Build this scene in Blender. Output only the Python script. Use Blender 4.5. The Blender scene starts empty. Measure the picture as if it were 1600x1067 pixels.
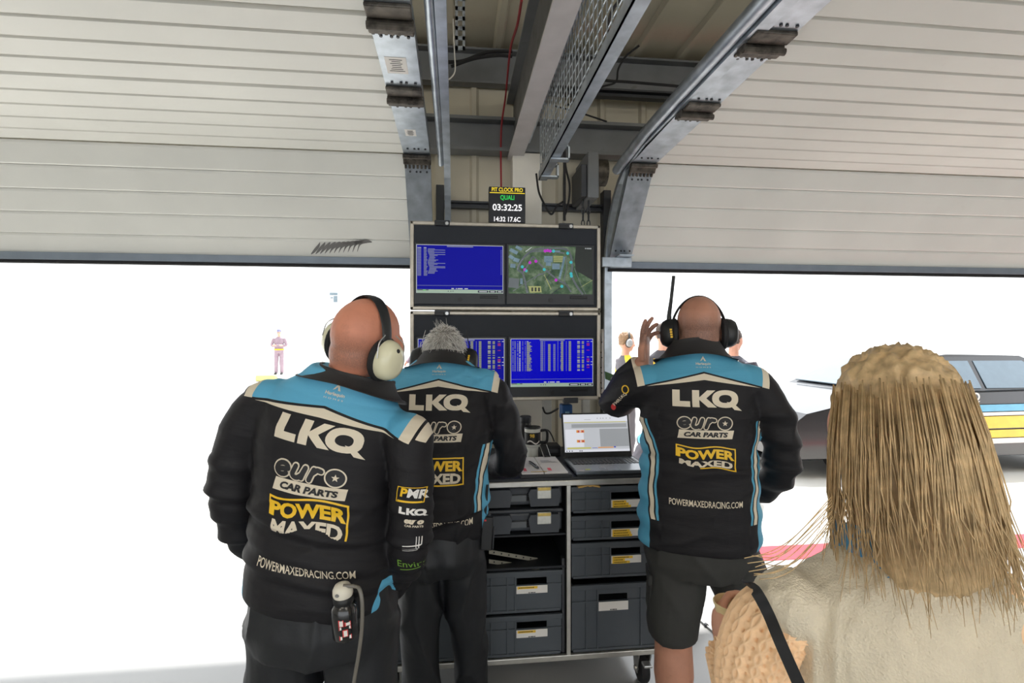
import bpy, bmesh, math, random
from mathutils import Vector, Matrix, noise, Quaternion
from mathutils.bvhtree import BVHTree
random.seed(7)
PI = math.pi
SC = bpy.context.scene
COL = SC.collection

# ------------------------------------------------------------------ camera
YAW = math.radians(6.3)
CAM = Vector((0, 0, 1.6))
FW = Vector((math.sin(YAW), math.cos(YAW), 0))
RT = Vector((math.cos(YAW), -math.sin(YAW), 0))
UP = Vector((0, 0, 1))
cd = bpy.data.cameras.new('camera')
cd.sensor_width = 36; cd.lens = 18.0; cd.clip_start = 0.05; cd.clip_end = 400
cd.shift_y = -5.5 / 1600
cam = bpy.data.objects.new('camera', cd); COL.objects.link(cam)
cam.location = CAM; cam.rotation_euler = (PI / 2, 0, -YAW)
SC.camera = cam

# ------------------------------------------------------------------ sky, sun, exposure
world = bpy.data.worlds.new('world'); SC.world = world; world.use_nodes = True
wn = world.node_tree.nodes; wn.clear()
bg = wn.new('ShaderNodeBackground'); bg.inputs[0].default_value = (0.93, 0.965, 1.0, 1); bg.inputs[1].default_value = 1.35
wo = wn.new('ShaderNodeOutputWorld'); world.node_tree.links.new(bg.outputs[0], wo.inputs[0])
sl = bpy.data.lights.new('sun', 'SUN'); sl.energy = 4.0; sl.angle = 0.03; sl.color = (1, 0.975, 0.94)
sun = bpy.data.objects.new('sun', sl); COL.objects.link(sun)
sun.rotation_euler = (math.radians(-20), math.radians(12), 0)
SC.view_settings.view_transform = 'Standard'; SC.view_settings.look = 'None'
SC.view_settings.gamma = 1.0; SC.view_settings.use_curve_mapping = False
SC.view_settings.exposure = 0.85

# ------------------------------------------------------------------ helpers
def P(x, y, d):
    """point seen at photo pixel x,y at camera depth d"""
    return CAM + d * (FW + (x - 800) / 800 * RT + (528 - y) / 800 * UP)
def PY(x, y, Y):
    u = (x - 800) / 800
    return P(x, y, Y / (math.cos(YAW) - u * math.sin(YAW)))

def lin(c):
    return tuple(((v / 255) / 12.92 if v / 255 <= .04045 else ((v / 255 + .055) / 1.055) ** 2.4) for v in c)

MATS = {}
def mat(name, rgb, rough=.5, metal=0.0, var=.08, scale=9.0, bump=0.0, bscale=60.0, emit=0.0, coat=0.0, spec=.5, dirt=None):
    """procedural principled material: noise-varied colour, optional fine relief"""
    if name in MATS: return MATS[name]
    m = bpy.data.materials.new(name); m.use_nodes = True
    nt = m.node_tree; n = nt.nodes; L = nt.links
    b = n['Principled BSDF']
    c = lin(rgb)
    tc = n.new('ShaderNodeTexCoord')
    nz = n.new('ShaderNodeTexNoise'); nz.inputs['Scale'].default_value = scale; nz.inputs['Detail'].default_value = 5
    L.new(tc.outputs['Object'], nz.inputs['Vector'])
    mr = n.new('ShaderNodeMapRange'); mr.inputs[1].default_value = .3; mr.inputs[2].default_value = .7
    mr.inputs[3].default_value = 1 - var; mr.inputs[4].default_value = 1 + var
    L.new(nz.outputs['Fac'], mr.inputs[0])
    mx = n.new('ShaderNodeMix'); mx.data_type = 'RGBA'; mx.blend_type = 'MULTIPLY'; mx.inputs[0].default_value = 1
    mx.inputs[6].default_value = (*c, 1); L.new(mr.outputs[0], mx.inputs[7])
    out = mx.outputs[2]
    if dirt:
        n2 = n.new('ShaderNodeTexNoise'); n2.inputs['Scale'].default_value = dirt[1]; n2.inputs['Detail'].default_value = 8; n2.inputs['Roughness'].default_value = .7
        L.new(tc.outputs['Object'], n2.inputs['Vector'])
        r2 = n.new('ShaderNodeMapRange'); r2.inputs[1].default_value = dirt[2]; r2.inputs[2].default_value = dirt[2] + .18
        r2.inputs[3].default_value = 0; r2.inputs[4].default_value = dirt[3]
        L.new(n2.outputs['Fac'], r2.inputs[0])
        m2 = n.new('ShaderNodeMix'); m2.data_type = 'RGBA'; L.new(r2.outputs[0], m2.inputs[0]); L.new(out, m2.inputs[6]); m2.inputs[7].default_value = (*lin(dirt[0]), 1)
        out = m2.outputs[2]
    L.new(out, b.inputs['Base Color'])
    b.inputs['Roughness'].default_value = rough; b.inputs['Metallic'].default_value = metal
    b.inputs['Specular IOR Level'].default_value = spec
    if coat: b.inputs['Coat Weight'].default_value = coat; b.inputs['Coat Roughness'].default_value = .1
    if emit:
        mx.inputs[6].default_value = (*c, 1); dk = n.new('ShaderNodeMix'); dk.data_type = 'RGBA'; dk.blend_type = 'MULTIPLY'; dk.inputs[0].default_value = 1; L.new(out, dk.inputs[6]); dk.inputs[7].default_value = (.12, .12, .12, 1); L.new(dk.outputs[2], b.inputs['Base Color'])
        L.new(out, b.inputs['Emission Color']); b.inputs['Emission Strength'].default_value = emit
    if bump:
        nb = n.new('ShaderNodeTexNoise'); nb.inputs['Scale'].default_value = bscale; nb.inputs['Detail'].default_value = 4
        L.new(tc.outputs['Object'], nb.inputs['Vector'])
        bp = n.new('ShaderNodeBump'); bp.inputs['Strength'].default_value = bump; bp.inputs['Distance'].default_value = .01
        L.new(nb.outputs['Fac'], bp.inputs['Height']); L.new(bp.outputs[0], b.inputs['Normal'])
    MATS[name] = m
    return m

WM = {}      # world matrix of every parent
class MB:
    """collects shapes into one mesh (world coordinates)"""
    def __init__(s): s.bm = bmesh.new()
    def _merge(s, t):
        me = bpy.data.meshes.new('t'); t.to_mesh(me); t.free(); s.bm.from_mesh(me); bpy.data.meshes.remove(me)
    def box(s, c, sz, rot=None, bev=0.0, seg=2):
        t = bmesh.new(); bmesh.ops.create_cube(t, size=1)
        bmesh.ops.scale(t, vec=sz, verts=t.verts)
        if bev: bmesh.ops.bevel(t, geom=t.edges[:], offset=min(bev, min(sz) * .49), segments=seg, affect='EDGES', profile=.5)
        M = Matrix.Translation(c)
        if rot is not None: M = M @ (rot.to_4x4() if not isinstance(rot, Matrix) or len(rot) == 3 else rot)
        bmesh.ops.transform(t, matrix=M, verts=t.verts); s._merge(t); return s
    def bb(s, a, b, bev=0.0, seg=2):
        a = Vector(a); b = Vector(b)
        return s.box((a + b) / 2, [abs(v) for v in (b - a)], None, bev, seg)
    def tube(s, path, radii, seg=12, ref=None, flat=1.0, cap=True, closed=False):
        path = [Vector(p) for p in path]; n = len(path)
        if not isinstance(radii, (list, tuple)): radii = [radii] * n
        rings = []; prev = None
        for i, p in enumerate(path):
            if closed: t = path[(i + 1) % n] - path[i - 1]
            else: t = path[min(i + 1, n - 1)] - path[max(i - 1, 0)]
            t.normalize()
            if ref is not None: x = Vector(ref)
            elif prev is not None: x = prev
            else: x = Vector((0, 0, 1)) if abs(t.z) < .9 else Vector((0, 1, 0))
            x = (x - t * x.dot(t))
            if x.length < 1e-6: x = t.orthogonal()
            x.normalize(); prev = x; y = t.cross(x)
            r = radii[i]; ra, rb = (r if isinstance(r, (tuple, list)) else (r * flat, r))
            rings.append([s.bm.verts.new(p + x * ra * math.cos(2 * PI * k / seg) + y * rb * math.sin(2 * PI * k / seg)) for k in range(seg)])
        m = n if closed else n - 1
        for i in range(m):
            A, B = rings[i], rings[(i + 1) % n]
            for k in range(seg): s.bm.faces.new((A[k], A[(k + 1) % seg], B[(k + 1) % seg], B[k]))
        if cap and not closed:
            s.bm.faces.new(rings[0][::-1]); s.bm.faces.new(rings[-1])
        return s
    def cyl(s, a, b, r, seg=16, r2=None): return s.tube([a, b], [r, r if r2 is None else r2], seg)
    def loft(s, rings, seg=32, cap=True):
        """rings: (cx,cy,cz,a,b,n) superellipses stacked in z"""
        R = []
        for (cx, cy, cz, a, b, *e) in rings:
            ex = 2 / (e[0] if e else 2.2); v = []
            for k in range(seg):
                t = 2 * PI * k / seg; c, q = math.cos(t), math.sin(t)
                v.append(s.bm.verts.new((cx + a * math.copysign(abs(c) ** ex, c), cy + b * math.copysign(abs(q) ** ex, q), cz)))
            R.append(v)
        for A, B in zip(R, R[1:]):
            for k in range(seg): s.bm.faces.new((A[k], A[(k + 1) % seg], B[(k + 1) % seg], B[k]))
        if cap: s.bm.faces.new(R[0][::-1]); s.bm.faces.new(R[-1])
        return s
    def ell(s, c, r, rot=None, seg=20):
        t = bmesh.new(); bmesh.ops.create_uvsphere(t, u_segments=seg, v_segments=max(8, seg * 2 // 3), radius=1)
        M = Matrix.Translation(c)
        if rot is not None: M = M @ rot.to_4x4()
        M = M @ Matrix.Diagonal((*r, 1)) if len(r) == 3 else M
        bmesh.ops.transform(t, matrix=M, verts=t.verts); s._merge(t); return s
    def prism(s, pts, O, U, V, D):
        """polygon pts (u,v) on plane O,U,V extruded by vector D"""
        O = Vector(O); U = Vector(U); V = Vector(V); D = Vector(D)
        a = [s.bm.verts.new(O + U * p[0] + V * p[1]) for p in pts]; b = [s.bm.verts.new(v.co + D) for v in a]; n = len(a)
        s.bm.faces.new(a); s.bm.faces.new(b[::-1])
        for i in range(n): s.bm.faces.new((a[i], b[i], b[(i + 1) % n], a[(i + 1) % n]))
        return s
    def lathe(s, prof, c, seg=24, M=None):
        """profile (r,z) turned about a vertical axis at c"""
        c = Vector(c); R = []
        for r, z in prof:
            R.append([s.bm.verts.new((M @ Vector((r * math.cos(2 * PI * k / seg), r * math.sin(2 * PI * k / seg), z)) if M else Vector((r * math.cos(2 * PI * k / seg), r * math.sin(2 * PI * k / seg), z))) + c) for k in range(seg)])
        for A, B in zip(R, R[1:]):
            for k in range(seg): s.bm.faces.new((A[k], A[(k + 1) % seg], B[(k + 1) % seg], B[k]))
        s.bm.faces.new(R[0][::-1]); s.bm.faces.new(R[-1]); return s
    def quad(s, *pts): s.bm.faces.new([s.bm.verts.new(p) for p in pts]); return s
    def build(s, name, m, parent=None, smooth=False, loc=None):
        bmesh.ops.recalc_face_normals(s.bm, faces=s.bm.faces[:])
        me = bpy.data.meshes.new(name); s.bm.to_mesh(me); s.bm.free()
        return mesh_obj(name, me, m, parent, smooth, loc)

def mesh_obj(name, me, m, parent=None, smooth=False, loc=None):
    o = bpy.data.objects.new(name, me); COL.objects.link(o)
    if m is not None:
        for mm in (m if isinstance(m, (list, tuple)) else [m]): me.materials.append(mm)
    if parent is not None:
        W = WM[parent.name]; me.transform(W.inverted()); o.parent = parent; WM[o.name] = W
    elif loc is not None:
        W = Matrix.Translation(loc); me.transform(W.inverted()); o.location = loc; WM[o.name] = W
    else: WM[o.name] = Matrix.Identity(4)
    if smooth: me.polygons.foreach_set('use_smooth', [True] * len(me.polygons)); me.set_sharp_from_angle(angle=math.radians(42))
    return o
def tag(o, label, cat=None, group=None, kind=None):
    o['label'] = label
    if cat: o['category'] = cat
    if group: o['group'] = group
    if kind: o['kind'] = kind
    return o
def thing(name, label, cat, loc=(0, 0, 0), rotz=0, group=None):
    o = bpy.data.objects.new(name, None); COL.objects.link(o); o.empty_display_size = .1
    o.location = loc; o.rotation_euler = (0, 0, rotz)
    WM[o.name] = Matrix.Translation(loc) @ Matrix.Rotation(rotz, 4, 'Z')
    return tag(o, label, cat, group)
def struct(name, mb, m, label=None, parent=None, smooth=False):
    o = mb.build(name, m, parent, smooth)
    if parent is None: o['kind'] = 'structure'
    if label: o['label'] = label
    return o
def spline(pts, n=8):
    """Catmull-Rom through pts"""
    pts = [Vector(p) for p in pts]; q = [2 * pts[0] - pts[1]] + pts + [2 * pts[-1] - pts[-2]]; out = []
    for i in range(1, len(q) - 2):
        a, b, c, d = q[i - 1:i + 3]
        for k in range(n):
            t = k / n
            out.append(.5 * ((2 * b) + (c - a) * t + (2 * a - 5 * b + 4 * c - d) * t * t + (3 * b - a - 3 * c + d) * t ** 3))
    out.append(pts[-1]); return out

# ------------------------------------------------------------------ materials
M_cream = mat('cream_panel', (224, 223, 216), .45, var=.05, scale=2.2, bump=.04, bscale=30, dirt=((150, 140, 120), 2.5, .66, .35))
M_clad = mat('cream_cladding', (196, 189, 170), .5, var=.06, scale=3, dirt=((120, 110, 90), 3, .62, .5))
M_galv = mat('galvanised_steel', (176, 184, 192), .4, .75, var=.22, scale=14, bump=.05, bscale=40)
M_steel = mat('grey_painted_steel', (120, 122, 124), .5, .2, var=.12, scale=6, dirt=((70, 65, 60), 6, .6, .6))
M_darksteel = mat('dark_steel', (64, 66, 70), .5, .3, var=.15)
M_lilac = mat('weathered_white_paint', (196, 192, 192), .55, var=.08, dirt=((95, 85, 75), 9, .66, .85))
M_grime = mat('greasy_hinge_steel', (92, 86, 78), .5, .5, var=.4, scale=25, dirt=((28, 24, 20), 18, .48, .9))
M_white = mat('white_plaster', (226, 222, 212), .6, var=.04)
M_floor = mat('white_epoxy_floor', (164, 164, 163), .2, var=.06, scale=1.2, coat=.3, dirt=((130, 128, 122), 4, .66, .4))
M_apron = mat('pit_lane_concrete', (214, 212, 206), .8, var=.06, scale=.8)
M_tarmac = mat('pit_lane_asphalt', (176, 174, 172), .85, var=.08, scale=2, bump=.2)
M_red = mat('red_line_paint', (225, 60, 75), .6)
M_alu = mat('aluminium_edging', (205, 203, 196), .38, .8, var=.1, scale=20)
M_black = mat('black_plastic', (22, 23, 25), .45, var=.1)
M_blackmat = mat('black_laminate', (32, 35, 40), .55, var=.08, bump=.05, bscale=200)
M_crate = mat('slate_grey_crate_plastic', (76, 82, 88), .5, var=.05, bump=.04, bscale=120)
M_crate2 = mat('dark_grey_toolbox_plastic', (66, 70, 76), .45, var=.05)
M_toolp = mat('toolbox_grey_panel', (98, 102, 106), .45)
M_card = mat('white_label_card', (232, 228, 222), .6, var=.03)
M_yel = mat('yellow_label_tape', (240, 196, 60), .5, var=.04)
M_ink = mat('black_ink', (25, 25, 28), .6)
M_rubber = mat('black_rubber', (24, 24, 26), .7)
M_chrome = mat('zinc_plate', (190, 190, 188), .3, .9, var=.1)

# ------------------------------------------------------------------ the setting
WY = 3.30            # inner face of the front wall
struct('floor', MB().bb((-7, -6, -.1), (8, 3.45, 0)), M_floor, 'white glossy painted garage floor')
struct('ground_apron', MB().bb((-40, 3.45, -.12), (40, 9, -.004)), M_apron, 'pale concrete apron outside the garage doors')
struct('ground_pit_lane', MB().bb((-90, 9, -.14), (90, 120, -.012)), M_tarmac, 'sunlit pit lane beyond the doors')
tag(MB().bb((.45, 3.46, -.006), (30, 3.70, -.001)).build('painted_line', M_red, loc=(8, 3.6, 0)), 'red painted line along the apron just outside the doors', 'painted line')

# ceiling of ribbed cladding sheets
ce = struct('ceiling', MB().bb((-7, -6, 3.5), (8, 3.6, 3.56)), M_clad, 'cream ribbed metal ceiling')
sheet = None
for i in range(50):
    x = -6.9 + i * .3
    if sheet is None:
        sheet = MB().prism([(0, 0), (.235, 0), (.25, -.03), (.285, -.03), (.3, 0), (.3, .02), (0, .02)], (x, -6, 3.46), (1, 0, 0), (0, 0, 1), (0, 9.3, 0)).build('cladding_sheet', M_clad, ce)
    else:
        c = sheet.copy(); COL.objects.link(c); c.location.x = i * .3
# front wall: pier between the doors, header above them
wf = struct('wall_front', MB().bb((-.13, WY + .03, 0), (.99, WY + .22, 3.5)).bb((-7, WY + .06, 2.3), (-.13, WY + .22, 3.5)).bb((.99, WY + .06, 2.3), (8, WY + .22, 3.5)), M_clad, 'cream clad pier and header between the two open garage doors')
sheet = None
for i in range(4):
    x = -.13 + i * .28
    if sheet is None:
        sheet = MB().prism([(0, 0), (.22, 0), (.235, -.022), (.262, -.022), (.28, 0), (.28, .03), (0, .03)], (x, WY, 0), (1, 0, 0), (0, 1, 0), (0, 0, 3.46)).build('cladding_sheet', M_clad, wf)
    else:
        c = sheet.copy(); COL.objects.link(c); c.location.x = i * .28
for i in range(7):
    c = sheet.copy(); COL.objects.link(c); c.location.x = 1.12 + i * .28
    c.scale.z = .33; c.location.z = 2.31
struct('wall_left', MB().bb((-7.2, -6, 0), (-7, 3.5, 3.5)), M_white)
struct('wall_right', MB().bb((8, -6, 0), (8.2, 3.5, 3.5)), M_white)
struct('wall_back', MB().bb((-7, -6.2, 2.9), (8, -6, 3.5)).bb((-7, -6.2, 0), (-6, -6, 3)).bb((7, -6.2, 0), (8, -6, 3)), M_white, 'rear wall around the open rear doorway')
struct('roof', MB().bb((-7.3, -6.4, 3.58), (8.3, 3.9, 3.66)), M_steel)

def cchan(name, a, b, h, w, m, label, cat='beam', grp=None):
    """horizontal channel section beam along x"""
    a = Vector(a); b = Vector(b); t = .012
    mb = MB().prism([(0, 0), (w, 0), (w, t), (t, t), (t, h - t), (w, h - t), (w, h), (0, h)], a, (0, -1, 0), (0, 0, 1), (b - a))
    return tag(mb.build(name, m, loc=tuple((a + b) / 2)), label, cat, grp)
cchan('purlin_beam', (-.6, WY - .02, 3.2), (2.4, WY - .02, 3.2), .22, .07, M_steel, 'grey channel beam high under the ceiling above the clock')
cchan('angle_rail', (.5, WY - .1, 3.13), (2.3, WY - .1, 3.13), .05, .05, M_darksteel, 'dark angle rail just below the ceiling beam', 'rail')
o = MB().bb((-.6, WY - .06, 2.78), (2.4, WY - .03, 2.96)).bb((-.6, WY - .13, 2.955), (2.4, WY - .02, 2.975)).bb((-.6, WY - .13, 2.765), (2.4, WY - .02, 2.785)).build('lintel_beam', M_steel, loc=(.4, WY, 2.76))
tag(o, 'grey steel lintel beam above the pit clock', 'beam')
cchan('black_rail', (-.12, WY - .02, 2.42), (.98, WY - .02, 2.42), .045, .04, M_darksteel, 'thin black rail across the pier behind the clock', 'rail')
tag(MB().bb((.355, WY - .12, 0), (.54, WY - .001, 2.76), .004).build('column', M_white, loc=(.44, WY, 0)), 'white column on the pier behind the pit clock', 'column')

# main beam running overhead towards the camera
rb = thing('roof_beam', 'long weathered I-beam overhead running towards the monitors', 'beam', (.375, -1, 2.74))
MB().bb((.33, -5, 2.74), (.425, WY - .03, 2.756)).build('bottom_flange', M_lilac, rb)
MB().bb((.37, -5, 2.756), (.38, WY - .03, 3.1)).build('web', mat('sooty_beam_web', (104, 104, 104), .6, var=.15, dirt=((50, 46, 42), 8, .55, .8)), rb)
MB().bb((.325, -5, 3.1), (.425, WY - .03, 3.116)).build('top_flange', M_steel, rb)
# wire mesh panel beside it
r = thing('mesh_partition', 'galvanised wire mesh panel hanging beside the overhead beam', 'mesh panel', (.455, .6, 2.46))
MB().bb((.44, -3, 2.44), (.485, 2.70, 2.445)).bb((.44, -3, 2.44), (.445, 2.70, 2.485)).build('lower_rail', M_galv, r)
MB().bb((.432, -3, 2.79), (.452, 3.1, 2.86)).build('upper_rail', M_galv, r)
wires = MB()
for i in range(90):
    y = 2.68 - i * .05
    wires.cyl((.447, y, 2.45), (.447, y, 2.82), .0022, 4)
for k in range(7): wires.cyl((.451, -1.9, 2.47 + k * .05), (.451, 2.7, 2.47 + k * .05), .0022, 4)
wires.build('wire_mesh', M_galv, r)['kind'] = 'stuff'
for yy in (2.62, 2.36):
    MB().bb((.44, yy - .02, 2.43), (.53, yy + .02, 2.438)).bb((.522, yy - .02, 2.43), (.53, yy + .02, 2.50)).bb((.46, yy - .02, 2.492), (.53, yy + .02, 2.50)).build('bracket', M_galv, r)

# ------------------------------------------------------------------ overhead sectional doors
DOORP = [(3.15, 2.07), (2.73, 2.565), (2.09, 2.582), (1.61, 2.595), (.97, 2.605), (.33, 2.615), (-.31, 2.625)]
def section_door(idx, x0, x1, stile_x, label, marks):
    root = bpy.data.objects.new('door_%d' % idx, None); COL.objects.link(root); root['kind'] = 'structure'; root['label'] = label
    WM[root.name] = Matrix.Identity(4)
    xs0, xs1 = stile_x
    for si in range(6):
        (y0, z0), (y1, z1) = DOORP[si], DOORP[si + 1]
        a = Vector((0, y0, z0)); b = Vector((0, y1, z1)); S = (b - a); L = S.length; S.normalize()
        N = Vector((0, -S.z, S.y))                      # towards the room
        if N.dot(Vector((0, -1, -1))) < 0: N = -N
        n = 4 if si == 2 else 5
        for k in range(n):
            s0 = k * L / n + (.003 if k == 0 else 0); s1 = (k + 1) * L / n - (.006 if k == n - 1 else .0012)
            w = s1 - s0
            MB().prism([(0, 0), (w, 0), (w, .030), (w - .010, .038), (.014, .0415), (.004, .036), (0, .028)], Vector((x0, a.y, a.z)) + S * s0 - N * .04, S, N, (x1 - x0, 0, 0)).build('slat', M_cream, root)
        # galvanised end stile
        st = MB()
        st.prism([(.012, 0), (L - .012, 0), (L - .012, .012), (.012, .012)], Vector((xs0, a.y, a.z)) - N * .003, S, N, (xs1 - xs0, 0, 0))
        st.prism([(.012, 0), (L - .012, 0), (L - .012, .05), (.012, .05)], Vector((xs0 if idx == 2 else xs1 - .004, a.y, a.z)) - N * .043, S, N, (.004, 0, 0))
        so = st.build('end_stile', M_galv, root)
        bl = MB()
        for fx in (.2, .45, .6, .85):
            for q in (.1, L - .09):
                p = Vector((xs0 + (xs1 - xs0) * fx, a.y, a.z)) + S * q + N * .009
                bl.cyl(p, p + N * .005, .0055, 8)
        bl.build('rivet', M_darksteel, so)['kind'] = 'stuff'
        if si in (1, 2) and idx == 1:
            lw = .075 if si == 2 else .05
            p = Vector(((xs0 + xs1) / 2 - .01, a.y, a.z)) + S * L * .45 + N * .0095
            lb = MB().box(p, (lw, lw * 1.4, .0015), Matrix((Vector((1, 0, 0)), S, N)).transposed()).build('maker_label', M_card, so)
            tx = MB()
            for q in range(7):
                tx.box(p + S * (lw * (.5 - q * .16)) + N * .001, (lw * random.uniform(.4, .8), .0025, .001), Matrix((Vector((1, 0, 0)), S, N)).transposed())
            tx.build('label_print', M_ink, so)
        # hinge at the upper joint
        if si < 5:
            J = Vector((0, y1, z1)); hg = MB()
            R3 = Matrix((Vector((1, 0, 0)), S, N)).transposed()
            w = (xs1 - xs0) * 1.06; cx = (xs0 + xs1) / 2
            hg.box(Vector((cx, J.y, J.z)) + N * .022 - S * .02, (w, .05, .028), R3, .006)
            hg.box(Vector((cx, J.y, J.z)) + N * .017 + S * .045, (w * .96, .06, .014), R3, .004)
            hg.tube([Vector((cx - w / 2, J.y, J.z)) + N * .035, Vector((cx + w / 2, J.y, J.z)) + N * .035], .012, 10)
            for q in range(7):
                hg.box(Vector((cx - w * .43 + q * w * .143, J.y, J.z)) + N * .016 - S * .055, (w * .075, .03, .012), R3, .002)
            hg.build('hinge', M_grime, root)
    # bottom rail and seal
    (y0, z0), (y1, z1) = DOORP[0], DOORP[1]
    MB().bb((x0, y0 - .02, z0 - .03), (x1, y0 + .045, z0 + .012), .004).build('bottom_rail', mat('blue_grey_door_rail', (128, 138, 150), .45, .3), root)
    MB().bb((x0, y0 - .005, z0 - .048), (x1, y0 + .03, z0 - .03)).build('rubber_seal', M_rubber, root)
    return root
d1 = section_door(1, -6.9, -.14, (-.268, -.132), 'cream sectional overhead door on the left, half raised', True)
d2 = section_door(2, .965, 7.9, (.957, 1.095), 'cream sectional overhead door on the right, half raised', False)
# roller bracket at the foot of the right door
MB().bb((.90, 3.08, 2.04), (1.09, 3.10, 2.10), .003).bb((.985, 3.0, 2.1), (1.075, 3.09, 2.105)).build('foot_bracket', M_galv, d2)
# tyre-like scuff mark on the left door's lowest slats
M_scuff = mat('dark_scuff', (112, 110, 108), .7)
a = Vector((0, 3.15, 2.07)); S = (Vector((0, 2.73, 2.565)) - a).normalized(); N = Vector((0, -S.z, S.y))
if N.y > 0: N = -N
sc = MB()
def onslat(px, py):
    o = CAM; dv = (P(px, py, 1) - CAM); q = a + N * .0026
    t = (q - o).dot(N) / dv.dot(N); return o + dv * t
for k in range(11):
    x = 488 + k * 7.2; pts = []
    top = [(x - 2, 397 - k * .4), (x + 3, 392 - k * 1.2), (x + 10 + k * .3, 384 - k * .7), (x + 12 + k * .9, 379 - k * .1)]
    pts = spline([onslat(*p) for p in top], 4)
    for i, p in enumerate(pts[:-1]):
        w = .0115 * math.sin(PI * (i + .6) / len(pts)) + .001; w2 = .0115 * math.sin(PI * (i + 1.6) / (len(pts) + 1)) + .0008; q = pts[i + 1]
        sc.quad(p - S * w, q - S * w2, q + S * w2, p + S * w)
sc.build('scuff_mark', M_scuff, d1)

# door tracks
def track(name, X, label, wide):
    r = thing(name, label, 'door track', (X, 3.2, 0))
    zt = 2.60 if wide < .02 else 2.585; path = [(X, 3.19, .02), (X, 3.19, 1.95)] + [(X, 3.19 - .5 * (1 - math.cos(t * PI / 14)), 1.95 + .5 * math.sin(t * PI / 14) * 1.24) for t in range(1, 8)] + [(X, 2.5, zt), (X, -3, zt + .04)]
    w = wide
    pr = [(-w, -.012), (w, -.012), (w, .022), (w - .004, .022), (w - .004, -.008), (-w + .004, -.008), (-w + .004, .022), (-w, .022)]
    mb = MB(); rings = []
    pts = [Vector(p) for p in path]
    for i, p in enumerate(pts):
        t = (pts[min(i + 1, len(pts) - 1)] - pts[max(i - 1, 0)]).normalized(); nrm = Vector((0, t.z, -t.y))
        rings.append([mb.bm.verts.new(p + Vector((u, 0, 0)) + nrm * v) for u, v in pr])
    for A, B in zip(rings, rings[1:]):
        for k in range(8): mb.bm.faces.new((A[k], A[(k + 1) % 8], B[(k + 1) % 8], B[k]))
    mb.build('rail', M_galv, r)
    sr = .016 if w < .02 else .026; MB().tube([(X - w - sr, 2.85, 2.56), (X - w - sr, 2.4, 2.60), (X - w - sr, -3, 2.66)], sr, 14).build('shaft', M_galv, r, True)
    for yy in (.5, -.6, -1.8):
        MB().bb((X - .012, yy - .02, 2.62), (X + .012, yy + .02, 3.44)).build('hanger', M_galv, r)
    return r
track('door_track', -.045, 'galvanised track of the left door overhead beside the monitors', .018)
track('door_track', .968, 'galvanised track curving overhead at the edge of the right door', .024)
tag(MB().bb((.945, 3.2, 0), (.995, 3.29, 2.55), .004).build('door_jamb', M_darksteel, loc=(.97, 3.25, 0)), 'dark steel jamb post at the right edge of the monitors', 'post')
tag(MB().bb((-.12, 3.2, 0), (-.07, 3.29, 2.55), .004).build('door_jamb', M_darksteel, loc=(-.1, 3.25, 0)), 'dark steel jamb post behind the left edge of the monitors', 'post')
# perforated hanger strap, cables, wires
ps = MB(); p0 = PY(718, -30, 2.3); p1 = PY(719, 78, 2.3)
for k in range(8):
    z = p1.z + (p0.z - p1.z) * k / 7
    ps.bb((p1.x - .022, 2.3, z), (p1.x + .022, 2.304, z + .018))
ps.bb((p1.x - .022, 2.3, p1.z), (p1.x - .010, 2.304, p0.z)).bb((p1.x + .010, 2.3, p1.z), (p1.x + .022, 2.304, p0.z))
tag(ps.build('perforated_strap', M_galv, loc=tuple(p1)), 'perforated galvanised strap hanging beside the left door track', 'strap')
def cable(name, px, r, m, label, cat='cable', n=8):
    pts = [PY(x, y, Y) for x, y, Y in px]
    return tag(MB().tube(spline(pts, n), r, 6).build(name, m, smooth=True, loc=tuple(pts[0])), label, cat)
cable('red_wire', [(815, 0, 2.0), (808, 40, 2.2), (797, 80, 2.6), (790, 150, 3.1), (783, 205, 3.15), (783, 290, 3.24), (784, 345, 3.24)], .006, mat('red_cable', (150, 30, 40), .5), 'red wire running down beside the overhead beam')
cable('black_cable', [(672, 96, 3.05), (720, 96, 3.05), (760, 82, 3.05), (800, 80, 3.05)], .012, M_rubber, 'thick black cable under the ceiling at the left')
cable('black_cable', [(705, 104, 3.0), (740, 92, 3.0), (775, 87, 3.0), (800, 88, 3.0)], .010, M_rubber, 'second black cable looping under the ceiling at the left')
cable('black_cable', [(922, 120, 2.95), (950, 126, 2.95), (980, 128, 2.95), (1040, 133, 2.95), (1080, 137, 2.95)], .009, M_rubber, 'black cable lying along the high beam on the right')
cable('black_cable', [(885, 165, 2.8), (915, 150, 2.85), (940, 136, 2.95), (962, 128, 2.95), (966, 108, 2.9), (978, 88, 2.85), (999, 71, 2.8)], .006, M_rubber, 'thin black cable with a loose end sticking up towards the ceiling')
cable('black_cable', [(868, 166, 2.62), (891, 172, 2.66), (915, 179, 2.65), (948, 190, 2.6)], .005, M_rubber, 'short loose black wire end below the mesh panel')
cable('black_cable', [(968, 0, 1.5), (955, 20, 1.6), (950, 45, 1.75), (953, 65, 1.9)], .005, M_rubber, 'black wire tail clipped to the lower mesh rail')
cable('power_cable', [(881, 190, 2.75), (882, 240, 2.8), (882, 300, 2.84), (882, 345, 2.86)], .008, M_rubber, 'straight black power cable dropping to the top of the monitor case')
cable('power_cable', [(878, 200, 2.8), (884, 260, 2.85), (890, 290, 2.86), (888, 318, 2.86), (881, 342, 2.86)], .006, M_rubber, 'bowed black power cable beside the straight one')
cable('power_cable', [(838, 272, 2.7), (842, 300, 2.9), (850, 318, 3.0), (858, 332, 3.0), (863, 334, 3.0), (870, 322, 2.95), (880, 315, 2.9)], .006, M_rubber, 'slack black cable looped from the mesh rail to the monitor case')
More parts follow.
